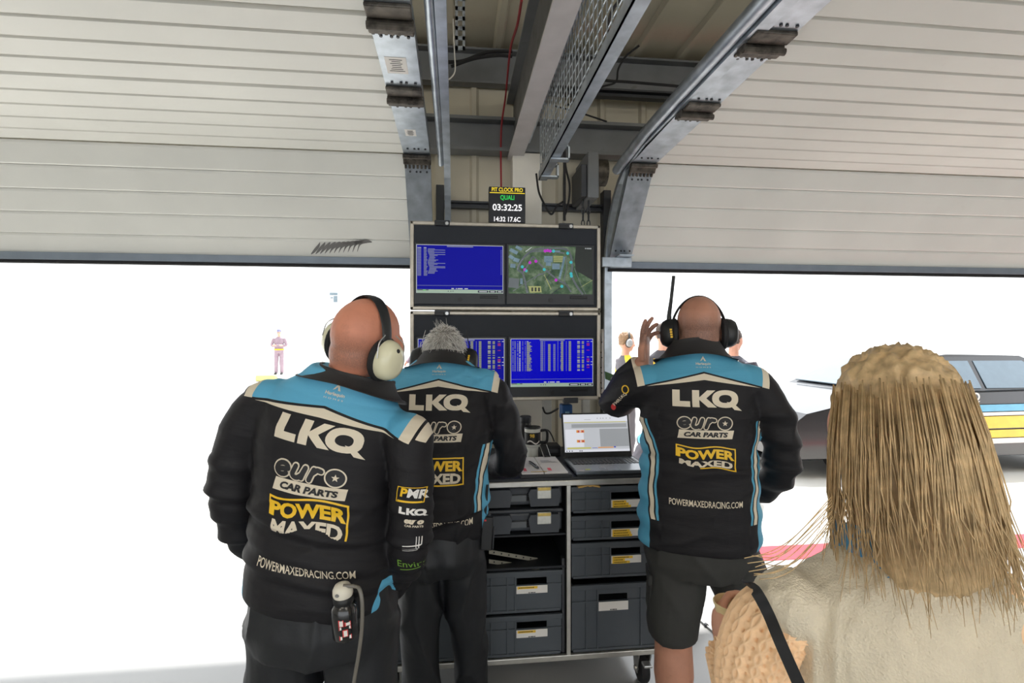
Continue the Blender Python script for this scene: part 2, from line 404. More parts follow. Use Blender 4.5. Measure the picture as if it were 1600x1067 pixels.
cable('white_wire', [(708, 30, 2.2), (710, 80, 2.2), (711, 110, 2.2), (704, 122, 2.2), (698, 124, 2.2)], .003, M_white, 'thin white wire hooked round the left door track')
# chain hoist operator box
ho = thing('chain_operator', 'grey chain-drive door operator box with round drum', 'door motor', tuple(PY(917, 315, 3.0)))
a0 = PY(914, 313, 3.0); a1 = PY(931, 243, 3.0)
MB().bb((a0.x, 2.93, a0.z), (a1.x, 3.24, a1.z), .006).build('housing', M_steel, ho)
MB().bb((a0.x - .035, 2.95, a0.z + .01), (a0.x, 3.2, a0.z + .2), .004).build('side_cover', M_darksteel, ho)
MB().cyl((a1.x, 3.1, a0.z + .2), (a1.x + .09, 3.1, a0.z + .2), .08, 24).build('drum', M_grime, ho, True)
for dx, lab in ((-.012, 0), (.022, 1)):
    ch = thing('hand_chain', ['left hanging loop of steel hand chain under the operator box', 'right hanging loop of steel hand chain under the operator box'][lab], 'chain', (a0.x + dx, 3.0, .9))
    for k in range(24):
        z = a0.z - .02 - k * .04
        if 1.24 < z < 2.1: continue                      # hidden behind the monitor case
        pts = [(a0.x + dx + (.009 * math.cos(t) if k % 2 else 0), 3.0 + (0 if k % 2 else .009 * math.cos(t)), z + .024 * math.sin(t)) for t in [2 * PI * q / 10 for q in range(10)]]
        MB().tube(pts, .0035, 5, closed=True).build('chain_link', M_darksteel, ch)
# unseen fill lamps shaped as ceiling battens, added to light the people's backs
M_tube = mat('fill_lamp_tube', (255, 248, 235), .4, emit=16.0, var=0)
for i, (x, y) in enumerate([(-2.6, -.6), (2.9, -.6), (-2.6, -3.2), (2.9, -3.2), (-.7, -1.9), (1.6, -1.9)]):
    lf = thing('added_fill_batten', 'added white fill lamp in batten form on the ceiling, ' + ['front left', 'front right', 'rear left', 'rear right', 'middle left', 'middle right'][i] + ' of six', 'lamp', (x, y, 3.3), 0, 'added fill lamps behind the viewer')
    MB().bb((x - .75, y - .05, 3.37), (x + .75, y + .05, 3.43), .006).build('body', M_white, lf)
    for s in (-1, 1): MB().cyl((x - .72, y + s * .045, 3.345), (x + .72, y + s * .045, 3.345), .018, 10).build('tube', M_tube, lf)
# ------------------------------------------------------------------ flat print helpers
M_blue = mat('screen_blue', (20, 22, 190), .4, emit=.26, spec=.1, var=.02)
M_blue2 = mat('screen_blue_bright', (6, 6, 228), .4, emit=.30, spec=.1, var=.02)
M_sw = mat('screen_white', (225, 230, 235), .4, emit=.30, var=0)
M_swd = mat('screen_grey_text', (165, 172, 210), .4, emit=.22, var=0)
M_syl = mat('screen_yellow', (200, 205, 130), .4, emit=.26, var=0)
M_sgr = mat('screen_green', (120, 225, 120), .4, emit=.26, var=0)
M_srd = mat('screen_red', (215, 30, 120), .4, emit=.26, var=0)
M_sbar = mat('screen_bar', (196, 222, 200), .4, emit=.26, var=0)
M_snavy = mat('screen_navy', (20, 22, 90), .4, emit=.1, var=0)
M_mag = mat('screen_magenta', (220, 40, 225), .4, emit=.3, var=0)
M_cya = mat('screen_cyan', (60, 215, 225), .4, emit=.3, var=0)
M_road = mat('screen_road', (150, 160, 165), .4, emit=.16, var=.1)
M_roof = mat('screen_roof', (150, 185, 205), .4, emit=.2, var=.2, scale=40)
M_wood = mat('screen_wood', (44, 62, 50), .4, emit=.05, var=.25, scale=60)
def sat_mat():
    m = bpy.data.materials.new('screen_satellite'); m.use_nodes = True; n = m.node_tree.nodes; L = m.node_tree.links; b = n['Principled BSDF']
    tc = n.new('ShaderNodeTexCoord'); nz = n.new('ShaderNodeTexNoise'); nz.inputs['Scale'].default_value = 26; nz.inputs['Detail'].default_value = 9; nz.inputs['Roughness'].default_value = .65
    L.new(tc.outputs['Object'], nz.inputs['Vector']); cr = n.new('ShaderNodeValToRGB'); e = cr.color_ramp.elements
    e[0].position = .36; e[0].color = (*lin((58, 82, 66)), 1); e[1].position = .66; e[1].color = (*lin((140, 156, 132)), 1)
    x = e.new(.5); x.color = (*lin((92, 116, 86)), 1)
    L.new(nz.outputs['Fac'], cr.inputs[0]); L.new(cr.outputs[0], b.inputs['Base Color']); L.new(cr.outputs[0], b.inputs['Emission Color']); b.inputs['Emission Strength'].default_value = .34; b.inputs['Specular IOR Level'].default_value = .1; b.inputs['Base Color'].links and L.remove(b.inputs['Base Color'].links[0]); b.inputs['Base Color'].default_value = (.02, .03, .02, 1)
    b.inputs['Roughness'].default_value = .4
    return m
M_sat = sat_mat()
class Flat:
    """flat print on a plane: origin O (top left), U right, V down, each in metres of the printed area"""
    def __init__(s, O, U, V, N): s.O = Vector(O); s.U = Vector(U); s.V = Vector(V); s.N = Vector(N).normalized(); s.l = {}
    def pt(s, u, v, h): return s.O + s.U * u + s.V * v + s.N * h
    def rect(s, m, u0, v0, u1, v1, h=.0006):
        s.l.setdefault(m.name, (m, MB()))[1].quad(s.pt(u0, v0, h), s.pt(u1, v0, h), s.pt(u1, v1, h), s.pt(u0, v1, h))
    def poly(s, m, pts, h=.0008): s.l.setdefault(m.name, (m, MB()))[1].bm.faces.new([s.l[m.name][1].bm.verts.new(s.pt(u, v, h)) for u, v in pts])
    def line(s, m, pts, w, h=.001):
        """w in metres"""
        P3 = [s.pt(u, v, h) for u, v in pts]; b = s.l.setdefault(m.name, (m, MB()))[1]
        for i in range(len(P3) - 1):
            t = (P3[i + 1] - P3[i]).normalized(); q = t.cross(s.N) * w / 2
            b.quad(P3[i] - q - t * w * .2, P3[i + 1] - q + t * w * .2, P3[i + 1] + q + t * w * .2, P3[i] + q - t * w * .2)
    def dot(s, m, u, v, r, h=.0016):
        c = s.pt(u, v, h); b = s.l.setdefault(m.name, (m, MB()))[1]; a = s.U.normalized(); d = s.V.normalized()
        b.bm.faces.new([b.bm.verts.new(c + a * r * math.cos(t) + d * r * math.sin(t)) for t in [2 * PI * k / 12 for k in range(12)]])
    def done(s, parent, name='screen_print'):
        for m, b in s.l.values():
            q = b.build(name, m, parent)
            if len(q.data.polygons) > 1: q['kind'] = 'stuff'

def text2d(body, size, bold=0.0, sx=1.0, shear=0.0, maxe=None, spacing=1.0):
    """triangulated flat text centred on the origin -> (verts2d, faces)"""
    cu = bpy.data.curves.new('t', 'FONT'); cu.body = body; cu.size = 1.0; cu.align_x = 'LEFT'; cu.offset = bold; cu.resolution_u = 3; cu.space_character = spacing; cu.shear = shear
    cu.fill_mode = 'FRONT'
    ob = bpy.data.objects.new('t', cu); COL.objects.link(ob)
    dg = bpy.context.evaluated_depsgraph_get(); me = bpy.data.meshes.new_from_object(ob.evaluated_get(dg))
    bpy.data.objects.remove(ob); bpy.data.curves.remove(cu)
    bm = bmesh.new(); bm.from_mesh(me); bpy.data.meshes.remove(me)
    xs = [v.co.x for v in bm.verts]; ys = [v.co.y for v in bm.verts]
    cx, cy = (min(xs) + max(xs)) / 2, (min(ys) + max(ys)) / 2; hh = (max(ys) - min(ys)) or 1
    k = size / hh
    for v in bm.verts: v.co = Vector(((v.co.x - cx) * k * sx, (v.co.y - cy) * k, 0))
    return bm2d(bm, maxe)
def bm2d(bm, maxe=None):
    bmesh.ops.triangulate(bm, faces=bm.faces[:])
    if maxe:
        for _ in range(6):
            ed = [e for e in bm.edges if e.calc_length() > maxe]
            if not ed: break
            bmesh.ops.subdivide_edges(bm, edges=ed, cuts=1); bmesh.ops.triangulate(bm, faces=bm.faces[:])
    bm.verts.index_update()
    r = ([v.co.copy() for v in bm.verts], [[v.index for v in f.verts] for f in bm.faces]); bm.free(); return r
def poly2d(polys, maxe=None):
    """polys: list of outlines or (outer, hole) rings with equal point counts"""
    bm = bmesh.new()
    for p in polys:
        if isinstance(p, tuple) and isinstance(p[0], list):
            A = [bm.verts.new((*q, 0)) for q in p[0]]; B = [bm.verts.new((*q, 0)) for q in p[1]]; n = len(A)
            for k in range(n): bm.faces.new((A[k], A[(k + 1) % n], B[(k + 1) % n], B[k]))
        else: bm.faces.new([bm.verts.new((*q, 0)) for q in p])
    return bm2d(bm, maxe)
def flat_text(body, size, O, U, V, m, parent, name='lettering', **kw):
    """text on a plane: O centre, U right, V up (unit vectors)"""
    vs, fs = text2d(body, size, **kw); O = Vector(O); U = Vector(U); V = Vector(V)
    me = bpy.data.meshes.new(name); me.from_pydata([O + U * v.x + V * v.y for v in vs], [], fs); return mesh_obj(name, me, m, parent)
RX, RZ, RN = Vector((1, 0, 0)), Vector((0, 0, 1)), Vector((0, -1, 0))

# ------------------------------------------------------------------ tool trolley
TY0, TY1 = 2.22, 2.86; TX0, TX1 = -.35, .925; TB, TT = .19, .962; DIV = [.075, .497]
tr = thing('tool_trolley', 'wheeled black tool trolley with aluminium edging under the monitors', 'trolley', ((TX0 + TX1) / 2, (TY0 + TY1) / 2, 0))
MB().bb((TX0, TY0 + .004, TT), (TX1, TY1, TT + .022), .003).build('worktop', M_blackmat, tr)
e = .022
for z in (TB, TT - .002):
    for a, b in (((TX0, TY0 - .004, z - .012), (TX1, TY0 + .02, z + .012)), ((TX0, TY1 - .02, z - .012), (TX1, TY1, z + .012)), ((TX0, TY0, z - .012), (TX0 + .02, TY1, z + .012)), ((TX1 - .02, TY0, z - .012), (TX1, TY1, z + .012))):
        MB().bb(a, b, .003).build('edge_rail', M_alu, tr)
for x in (TX0 + .008, DIV[0], DIV[1], TX1 - .008):
    MB().bb((x - .009, TY0 - .003, TB), (x + .009, TY0 + .018, TT), .002).build('upright', M_alu, tr)
    MB().bb((x - .006, TY0 + .018, TB), (x + .006, TY1 - .01, TT)).build('divider_panel', M_blackmat, tr)
    MB().bb((x - .009, TY1 - .02, TB), (x + .009, TY1, TT), .002).build('upright', M_alu, tr)
MB().bb((TX0, TY0 + .01, TB + .0), (TX1, TY1 - .01, TB + .012)).build('base_panel', M_blackmat, tr)
MB().bb((TX0, TY1 - .012, TB), (TX1, TY1 - .004, TT)).build('back_panel', M_blackmat, tr)
for x, y in ((TX0 + .08, TY0 + .1), (TX1 - .06, TY0 + .09), (TX0 + .08, TY1 - .1), (TX1 - .06, TY1 - .1)):
    c = MB().bb((x - .05, y - .05, TB - .022), (x + .05, y + .05, TB - .012), .002).build('caster', M_chrome, tr)
    for s in (-1, 1):
        MB().prism([(-.05, 0), (.045, 0), (.05, -.02), (.012, -.12), (-.018, -.12), (-.03, -.06)], (x + s * .028 - .003, y, TB - .022), (0, 1, 0), (0, 0, 1), (.006, 0, 0)).build('fork', M_chrome, c)
    MB().lathe([(.03, -.019), (.058, -.019), (.0635, -.012), (.0635, .012), (.058, .019), (.03, .019)], (x, y + .0, .0637), 28, Matrix.Rotation(PI / 2, 3, 'Y')).build('wheel', M_rubber, c, True)
    MB().cyl((x - .036, y, .0637), (x + .036, y, .0637), .012, 10).build('axle', M_chrome, c)
    MB().bb((x - .02, y - .085, .11), (x + .02, y - .045, .122), .003).build('brake_pedal', M_chrome, c)
tag(MB().box((.35, 2.26, .003), (.012, .008, .006), None, .002).build('debris', M_ink, loc=(.62, 2.30, 0)), 'tiny dark crumb on the floor beside the trolley wheel', 'debris')

def crate(x0, x1, z0, z1, label, yel, group, front=TY0 + .012, deep=.55):
    """euro container: open box with ribbed front, grip opening and label card"""
    r = thing('euro_crate', label, 'crate', ((x0 + x1) / 2, front + deep / 2, z0), 0, group)
    y0, y1 = front, front + deep; w = x1 - x0; h = z1 - z0; t = .006; cx = (x0 + x1) / 2
    gx0, gx1 = cx - .012, cx + .122
    if not yel and h < .3: gx0, gx1 = cx - .07, cx + .062
    gz1 = z1 - .030 if h < .2 else z1 - .045; gz0 = gz1 - .03
    b = MB()
    for a, c in (((x0, y0, z0), (gx0, y0 + t, z1)), ((gx1, y0, z0), (x1, y0 + t, z1)), ((gx0, y0, z0), (gx1, y0 + t, gz0)), ((gx0, y0, gz1), (gx1, y0 + t, z1)),
                 ((x0, y0, z0), (x0 + t, y1, z1)), ((x1 - t, y0, z0), (x1, y1, z1)), ((x0, y1 - t, z0), (x1, y1, z1)), ((x0, y0, z0), (x1, y1, z0 + t))):
        b.bb(a, c)
    b.build('shell', M_crate, r)
    MB().bb((x0 - .004, y0 - .008, z1 - .022), (x1 + .004, y0 + .002, z1), .003).build('rim', M_crate, r)
    for fx in (.17, .36, .82):
        x = x0 + w * fx
        if gx0 - .004 < x < gx1 + .004: x = gx0 - .006
        MB().bb((x - .003, y0 - .007, z0 + .004), (x + .003, y0, z1 - .02)).build('rib', M_crate, r)
    MB().bb((x0 + .006, y0 - .006, z0), (x1 - .006, y0 + .002, z0 + .012), .002).build('foot_ledge', M_crate, r)
    MB().bb((x0, y0 - .006, gz0 - .004), (gx0, y0, gz0 + .003)).build('rib', M_crate, r)
    MB().bb((gx1, y0 - .006, gz0 - .004), (x1, y0, gz0 + .003)).build('rib', M_crate, r)
    ch = .036 if h < .2 or yel else .042
    k = MB().bb((gx0 - .002, y0 - .0075, gz0 - ch), (gx1 + .002, y0 - .006, gz0 - .002), .001).build('label_card', M_card, r)
    F = Flat((gx0, y0 - .0076, gz0 - .003), RX * (gx1 - gx0), -RZ * (ch - .003), RN)
    for i, (l, row) in enumerate(yel):
        v = .04 + row * .32
        F.rect(M_yel, 0.02, v, l, v + .33, .0006)
        u = .07
        while u < l - .12:
            q = random.uniform(.02, .05); F.rect(M_ink, u, v + .1, u + q, v + .22, .0012); u += q + .014
    if len(yel) < 2:
        for u in (.38, .45, .50, .56): F.rect(M_ink, u, .82, u + .05, .93, .0012)
    F.done(k, 'label_tape')
    return r
G = 'crates on the trolley shelves'
rx0, rx1 = DIV[1] + .016, TX1 - .026
crate(rx0, rx1, .822, .938, 'shallow grey crate with three-line yellow label, topmost of the right stack', [(.5, 0), (.58, 1), (.66, 2)], G)
crate(rx0, rx1, .70, .808, 'shallow grey crate with yellow label, second from the top of the right stack', [(.62, 0), (.66, 1), (.7, 2)], G)
crate(rx0, rx1, .53, .688, 'mid-height grey crate with yellow label, third down in the right stack', [(.72, 0), (.45, 1), (.62, 2)], G)
crate(rx0, rx1, .205, .50, 'tall grey crate with plain white card at the bottom of the right stack', [], G)
mx0, mx1 = DIV[0] + .016, DIV[1] - .03
crate(mx0, mx1, .395, .575, 'grey crate with yellow-taped white card, upper one of the middle bay', [(.68, 0)], G)
crate(mx0, mx1, .205, .382, 'grey crate with yellow-taped white card at the bottom of the middle bay', [(.62, 0)], G)
crate(TX0 + .03, DIV[0] - .016, .205, .50, 'tall grey crate behind the legs in the left bay of the trolley', [], G)
crate(TX0 + .03, DIV[0] - .016, .52, .70, 'grey crate above the tall one in the left bay of the trolley', [(.5, 0)], G)
MB().bb((mx0, TY0 + .02, .578), (mx1 + .02, TY1 - .02, .588)).build('shelf', M_blackmat, tr)
# runner in middle bay
MB().bb((mx1 + .004, TY0 + .02, .2), (mx1 + .016, TY0 + .05, .62)).build('runner', M_darksteel, tr)
MB().bb((mx0, TY0 + .02, .724), (mx1 + .02, TY1 - .02, .732)).build('shelf', M_blackmat, tr)

def toolbox(z0, z1, label):
    r = thing('toolbox', label, 'toolbox', ((mx0 + mx1) / 2, TY0 + .25, z0)); y0 = TY0 + .02
    x0, x1 = mx0 + .004, mx1 + .012; h = z1 - z0
    MB().bb((x0, y0 + .03, z0), (x1, y0 + .45, z1 - .018), .01).build('base', M_crate2, r)
    MB().bb((x0 - .004, y0 + .022, z1 - .018), (x1 + .004, y0 + .455, z1), .007).build('lid', M_crate2, r)
    for xa in (x0 + .016, x1 - .15):
        MB().prism([(0, .0), (.125, 0), (.135, .6 * h), (.125, h - .02), (.0, h - .02), (-.01, .6 * h)], (xa + .002, y0 + .0, z0 + .002), (1, 0, 0), (0, 0, 1), (0, .04, 0)).build('corner_block', M_crate2, r)
    lt = MB().bb((x1 - .12, y0 - .008, z1 - .058), (x1 - .058, y0 + .006, z1 - .006), .003).build('latch', mat('zinc_latch', (222, 222, 214), .35, .4, var=.15, scale=40), r)
    MB().bb((x1 - .118, y0 - .010, z1 - .022), (x1 - .06, y0 - .004, z1 - .008), .002).build('latch_clip', mat('brass_latch', (214, 186, 106), .35, .5, var=.15, scale=40), lt)
    MB().bb((x0 + .05, y0 + .012, z0 + .022), (x1 - .165, y0 + .034, z0 + .05), .003).build('front_panel', M_toolp, r)
    for q in range(4): MB().bb((x1 - .162, y0 + .016, z0 + .022 + q * .009), (x1 - .148, y0 + .034, z0 + .026 + q * .009)).build('vent_rib', M_black, r)
toolbox(.852, .948, 'dark grey toolbox with zinc latch, upper one under the worktop')
toolbox(.735, .835, 'dark grey toolbox with zinc latch, lower one in the middle bay')
for i, (a, b) in enumerate((((764, 862), (840, 875)), ((764, 877), (843, 888)))):
    p, q = PY(*a, TY0 + .04 + i * .012), PY(*b, TY0 + .1); rr = thing('metal_rule', ['perforated metal rule, upper one lying in the dark shelf', 'metal rule with dark marks, lower one lying in the dark shelf'][i], 'rule', tuple(p))
    d = (q - p); MB().prism([(0, -.009), (1, -.009), (1, .009), (0, .009)], p - Vector((0, 0, 0)), d, (0, 0, 1), (0, .004, 0)).build('blade', mat('aged_alloy', (150, 146, 132), .45, .5), rr)
    mk = MB()
    for k in range(6): mk.box(p + d * (.1 + k * .15) + Vector((0, -.001, .001)), (.006, .002, .006))
    mk.build('mark', M_ink, rr)
# yellow rag on top crate
rg = MB(); n = 14
V = [[rg.bm.verts.new((.54 + .10 * i / n, TY0 + .0 + .05 * j / 6, .9395 + .007 * (1 + noise.noise((i * .6, j * .8, 0))) * math.sin(PI * i / n))) for j in range(7)] for i in range(n + 1)]
for i in range(n):
    for j in range(6): rg.bm.faces.new((V[i][j], V[i + 1][j], V[i + 1][j + 1], V[i][j + 1]))
go = rg.build('leather_glove', mat('tan_leather', (214, 172, 100), .7, bump=.2), smooth=True, loc=(.59, TY0 + .03, .94)); tag(go, 'crumpled tan leather glove on the topmost crate', 'glove')
sm = go.modifiers.new('s', 'SOLIDIFY'); sm.thickness = .006

# ------------------------------------------------------------------ monitor cases
CY = 2.75; CX0, CX1 = -.238, .792
def monitor_case(z0, z1, label, scr, latches_top):
    r = thing('monitor_case', label, 'monitor case', ((CX0 + CX1) / 2, CY + .06, z0))
    MB().bb((CX0 + .012, CY + .012, z0 + .012), (CX1 - .012, CY + .12, z1 - .012)).build('back_shell', M_black, r)
    for a, b in (((CX0, CY - .012, z0), (CX1, CY + .02, z0 + .02)), ((CX0, CY - .012, z1 - .02), (CX1, CY + .02, z1)), ((CX0, CY - .012, z0), (CX0 + .02, CY + .02, z1)), ((CX1 - .02, CY - .012, z0), (CX1, CY + .02, z1))):
        MB().bb(a, b, .005).build('edge_profile', mat('worn_case_edging', (192, 184, 170), .4, .55, var=.12, scale=20), r)
    MB().bb((CX0 + .019, CY - .002, z0 + .019), (CX1 - .019, CY + .013, z1 - .019)).build('foam_panel', mat('charcoal_foam', (42, 46, 53), .75, var=.06, bump=.1, bscale=300), r)
    for x in (-.065, .603):
        c = MB().bb((x - .045, CY - .018, z1 - .024), (x + .035, CY + .02, z1 + .006), .004).build('latch', M_darksteel, r)
        MB().cyl((x + .02, CY - .026, z1 - .012), (x + .02, CY - .018, z1 - .012), .009, 12).build('latch_screw', M_chrome, c)
        MB().bb((x - .045, CY - .024, z1 - .024), (x + .005, CY - .017, z1 - .004), .002).build('latch_dish', M_black, c)
    scs = []
    for px0, py0, px1, py1 in scr:
        A = PY(px0, py0, CY); B = PY(px1, py1, CY)
        mo = MB().bb((A.x - .012, CY - .008, B.z - .06), (B.x + .012, CY + .004, A.z + .012), .003).build('monitor_bezel', mat('monitor_bezel', (30, 33, 38), .4), r)
        MB().cyl(((A.x + B.x) / 2, CY - .012, B.z - .034), ((A.x + B.x) / 2, CY - .006, B.z - .034), .0125, 20).build('badge', M_black, mo)
        MB().bb((B.x - .125, CY - .012, B.z - .026), (B.x - .028, CY - .007, B.z - .012), .002).build('button_bar', M_black, mo)
        scs.append((mo, A, B))
    return r, scs
case1, S1 = monitor_case(1.748, 2.218, 'upper monitor case with blue message screen and circuit map', [(650.5, 382, 786, 459), (794.5, 384, 925, 460)], 1)
case2, S2 = monitor_case(1.262, 1.742, 'lower monitor case with two blue timing screens', [(653, 529, 788, 605), (797.5, 529, 926, 603)], 0)
MB().bb((.585, CY - .02, 1.245), (.665, CY + .02, 1.275), .004).build('latch', M_darksteel, case2)
tag(MB().bb((.318, CY - .006, 1.292), (.345, CY - .003, 1.304)).build('sticker', M_yel, case2), 'small yellow sticker')
for x in (-.18, .73):
    MB().bb((x - .02, CY + .06, TT + .02), (x + .02, CY + .1, 1.27)).build('support_post', M_alu, tr)

def screen(mo, A, B, base, kind):
    w = B.x - A.x; h = A.z - B.z; y = CY - .0085
    pane = MB().bb((A.x, y, B.z), (B.x, y + .004, A.z)).build('screen', base, mo)
    return Flat((A.x, y - .0002, A.z), RX * w, -RZ * h, RN), mo
def common(F):
    F.rect(M_sw, 0, 0, 1, .012); F.rect(M_sw, 0, 0, .007, 1); F.rect(M_sw, .993, 0, 1, 1)
    F.rect(M_swd, .35, .02, .65, .045)
    F.rect(M_swd, .01, .84, .99, .847); F.rect(M_sbar, .005, .925, .995, 1)
    for u, w in ((.40, .03), (.45, .012), (.47, .06), (.55, .04)): F.rect(M_sw, u, .895, u + w, .915)
    for u0, u1 in ((.705, .825), (.835, .915), (.925, .995)):
        F.rect(M_snavy, u0, .938, u1, .985, .0009); F.rect(M_sw, u0 + .015, .952, u1 - .015, .972, .0013)
    F.rect(M_snavy, .01, .93, .14, .945, .0009); F.rect(M_sgr, .075, .93, .11, .95, .0013)
    for u in (.36, .39, .415): F.rect(M_snavy, u, .95, u + .008, .97, .0009)
# upper left: message log
F, mo = screen(*S1[0], M_blue, 0); common(F)
for i in range(26):
    v = .06 + i * .0228
    F.rect(M_swd if i else M_sw, .014, v, .056, v + .013)
    F.rect(M_swd if i else M_sw, .085, v, random.uniform(.115, .13), v + .013)
    if 0 < i < 24: F.rect(M_swd, .14 - .01 * math.sin(i * .6), v, random.uniform(.2, .25) if i not in (2, 4, 6, 14, 17, 18) else .33, v + .013)
for i in range(22): F.rect(M_swd, .972, .09 + i * .024, .981, .10 + i * .024)
F.done(mo)
# timing screens
def timing(S, base, seed):
    rnd = random.Random(seed); F, mo = screen(*S, base, 0); common(F)
    for i in range(31):
        v = .055 + i * .0202; t = v + .0125
        for u, w, m in ((.022, .012, M_swd), (.045, .016, M_swd), (.078, .013, M_swd), (.102, .016, M_sw), (.14, .009, M_swd), (.172, .007, M_swd)):
            if i == 0 or rnd.random() < .93: F.rect(m, u, v, u + w, t)
        F.rect(M_syl if i else M_sw, .192, v, .192 + (.022 if i == 0 else .03 + .045 * abs(math.sin(i * 1.7)) * rnd.random()), t)
        F.rect(M_swd, .358, v, .392, t); F.rect(M_swd, .405, v, .412, t)
        if i > 2: F.rect(M_syl, .45, v, .48, t); F.rect(M_swd, .512, v, .54, t)
        F.rect(M_swd, .565, v, .573, t)
        F.rect(M_syl, .60 + .008 * rnd.random(), v, .635, t); F.rect(M_swd, .668, v, .675, t); F.rect(M_syl, .70, v, .73, t)
        if i % 5 != 3 and not 14 < i < 16: F.rect(M_syl if i % 5 != 0 else M_sw, .805, v, .838, t); F.rect(M_syl, .86, v, .888, t)
        if i in (2, 3, 4, 9, 18, 19, 20, 25, 27): F.rect(M_srd, .92, v, .955, t)
        if i in (0, 16, 21, 24): F.rect(M_syl, .922, v, .952, t); F.rect(M_sw, .97, v, .99, t)
    F.done(mo)
timing(S2[0], M_blue, 3); timing(S2[1], M_blue2, 5)
# circuit map
F, mo = screen(*S1[1], M_sat, 0)
F.poly(M_wood, [(.80, 0), (1, 0), (1, .7), (.80, .5), (.785, .3)], .0004)
for (u, v, a, w, h) in ((.06, .12, .5, .10, .07), (.12, .05, .5, .08, .06), (.03, .24, .6, .06, .07), (.09, .3, .3, .07, .08), (.05, .42, .1, .06, .08), (.47, .27, 0, .1, .13), (.56, .42, 0, .09, .12), (.47, .36, 0, .06, .1), (.06, .78, .1, .12, .2), (.15, .74, 0, .03, .12)):
    ca, sa = math.cos(a), math.sin(a)
    F.poly(M_roof if v < .5 or u > .14 else M_road, [(u + x * ca * w - y * sa * h * .6, v + x * sa * w * 1.6 + y * ca * h) for x, y in ((-.5, -.5), (.5, -.5), (.5, .5), (-.5, .5))], .0006)
for k in range(4): F.rect(M_syl, .53, .20 + k * .035, .645, .222 + k * .035, .0008)
def tr2(pts, w, m=None):
    q = spline([(u, v, 0) for u, v in pts], 6); F.line(m or M_road, [(p.x, p.y) for p in q], w)
tr2([(.22, .98), (.17, .6), (.11, .5), (.14, .35), (.2, .2), (.3, .08), (.45, .05), (.62, .04), (.7, .08), (.74, .2), (.755, .4), (.75, .6), (.8, .8), (.88, 1)], .011)
tr2([(.17, .56), (.24, .36), (.29, .23), (.36, .36), (.45, .52), (.58, .7), (.68, .8), (.74, .95)], .009)
tr2([(.66, .22), (.64, .4), (.6, .68)], .012, M_roof); tr2([(.2, .22), (.28, .12), (.5, .11), (.66, .14)], .007)
tr2([(.68, .2), (.69, .45), (.66, .7), (.72, .9)], .005); tr2([(.05, .95), (.3, .66), (.5, .5)], .004); tr2([(.42, .72), (.52, .52)], .003, M_snavy); tr2([(.51, 1), (.62, .86)], .003, M_snavy)
tr2([(.1, .5), (.13, .36), (.17, .27)], .004, M_sw); tr2([(.2, .12), (.27, .03)], .004, M_sw); tr2([(.78, .45), (.86, .8), (.92, 1)], .003); tr2([(.86, .85), (1, .7)], .002, M_syl)
tr2([(.42, .6), (.5, .9)], .004, M_syl); tr2([(.3, .7), (.38, .58), (.5, .78)], .004)
F.poly(M_syl, [(.23, .84), (.38, .84), (.39, .97), (.25, .98)], .0012)
for u in (.28, .32, .36): F.rect(M_wood, u - .012, .87, u + .008, .95, .0016)
for u, v, m in ((.43, .1, M_mag), (.46, .09, M_mag), (.49, .1, M_mag), (.25, .35, M_mag), (.32, .32, M_mag), (.19, .5, M_mag), (.56, .71, M_mag), (.16, .44, M_cya), (.205, .52, M_cya), (.42, .49, M_cya), (.7, .14, M_cya), (.74, .33, M_cya), (.74, .57, M_cya), (.745, .62, M_cya), (.63, .84, M_cya), (.53, .1, M_cya)):
    F.dot(m, u, v, .0085)
F.rect(M_roof, .53, .085, .61, .115, .0014)
for u in (.91, .93, .945, .96, .975): F.rect(M_sw, u, .02, u + .01, .045, .0014)
F.done(mo)

# pit clock
A = PY(764, 291, CY + .03); B = PY(821, 349, CY + .03); yk = A.y
pc = thing('pit_clock', 'square LED pit clock reading 03:32:25 standing on the monitor case', 'clock', ((A.x + B.x) / 2, yk, B.z))
MB().bb((A.x, yk, B.z), (B.x, yk + .05, A.z), .004).build('housing', M_black, pc)
MB().bb((A.x + .003, yk - .002, B.z + .003), (B.x - .003, yk + .01, A.z - .003)).build('display', mat('led_panel', (16, 18, 30), .4), pc)
M_ly = mat('led_yellow', (250, 220, 40), .5, emit=.5, var=0); M_lg = mat('led_green', (40, 220, 90), .5, emit=.45, var=0); M_lw = mat('led_white', (250, 248, 250), .5, emit=.6, var=0)
w = B.x - A.x; hh = A.z - B.z; cx = (A.x + B.x) / 2
for s, v, sz, sx, m in (('PIT CLOCK PRO', .085, .022, .80, M_ly), ('QUALI', .31, .030, .78, M_lg), ('03:32:25', .575, .036, .98, M_lw), ('14:32 17.6C', .90, .027, .86, M_lw)):
    flat_text(s, sz, (cx, yk - .003, A.z - hh * v), RX, RZ, m, pc, sx=sx, bold=.02)
MB().bb((A.x + .004, yk - .003, A.z - hh * .185), (B.x - .004, yk - .002, A.z - hh * .165)).build('led_bar', M_ly, pc)

# ------------------------------------------------------------------ things on the worktop
WT = TT + .022
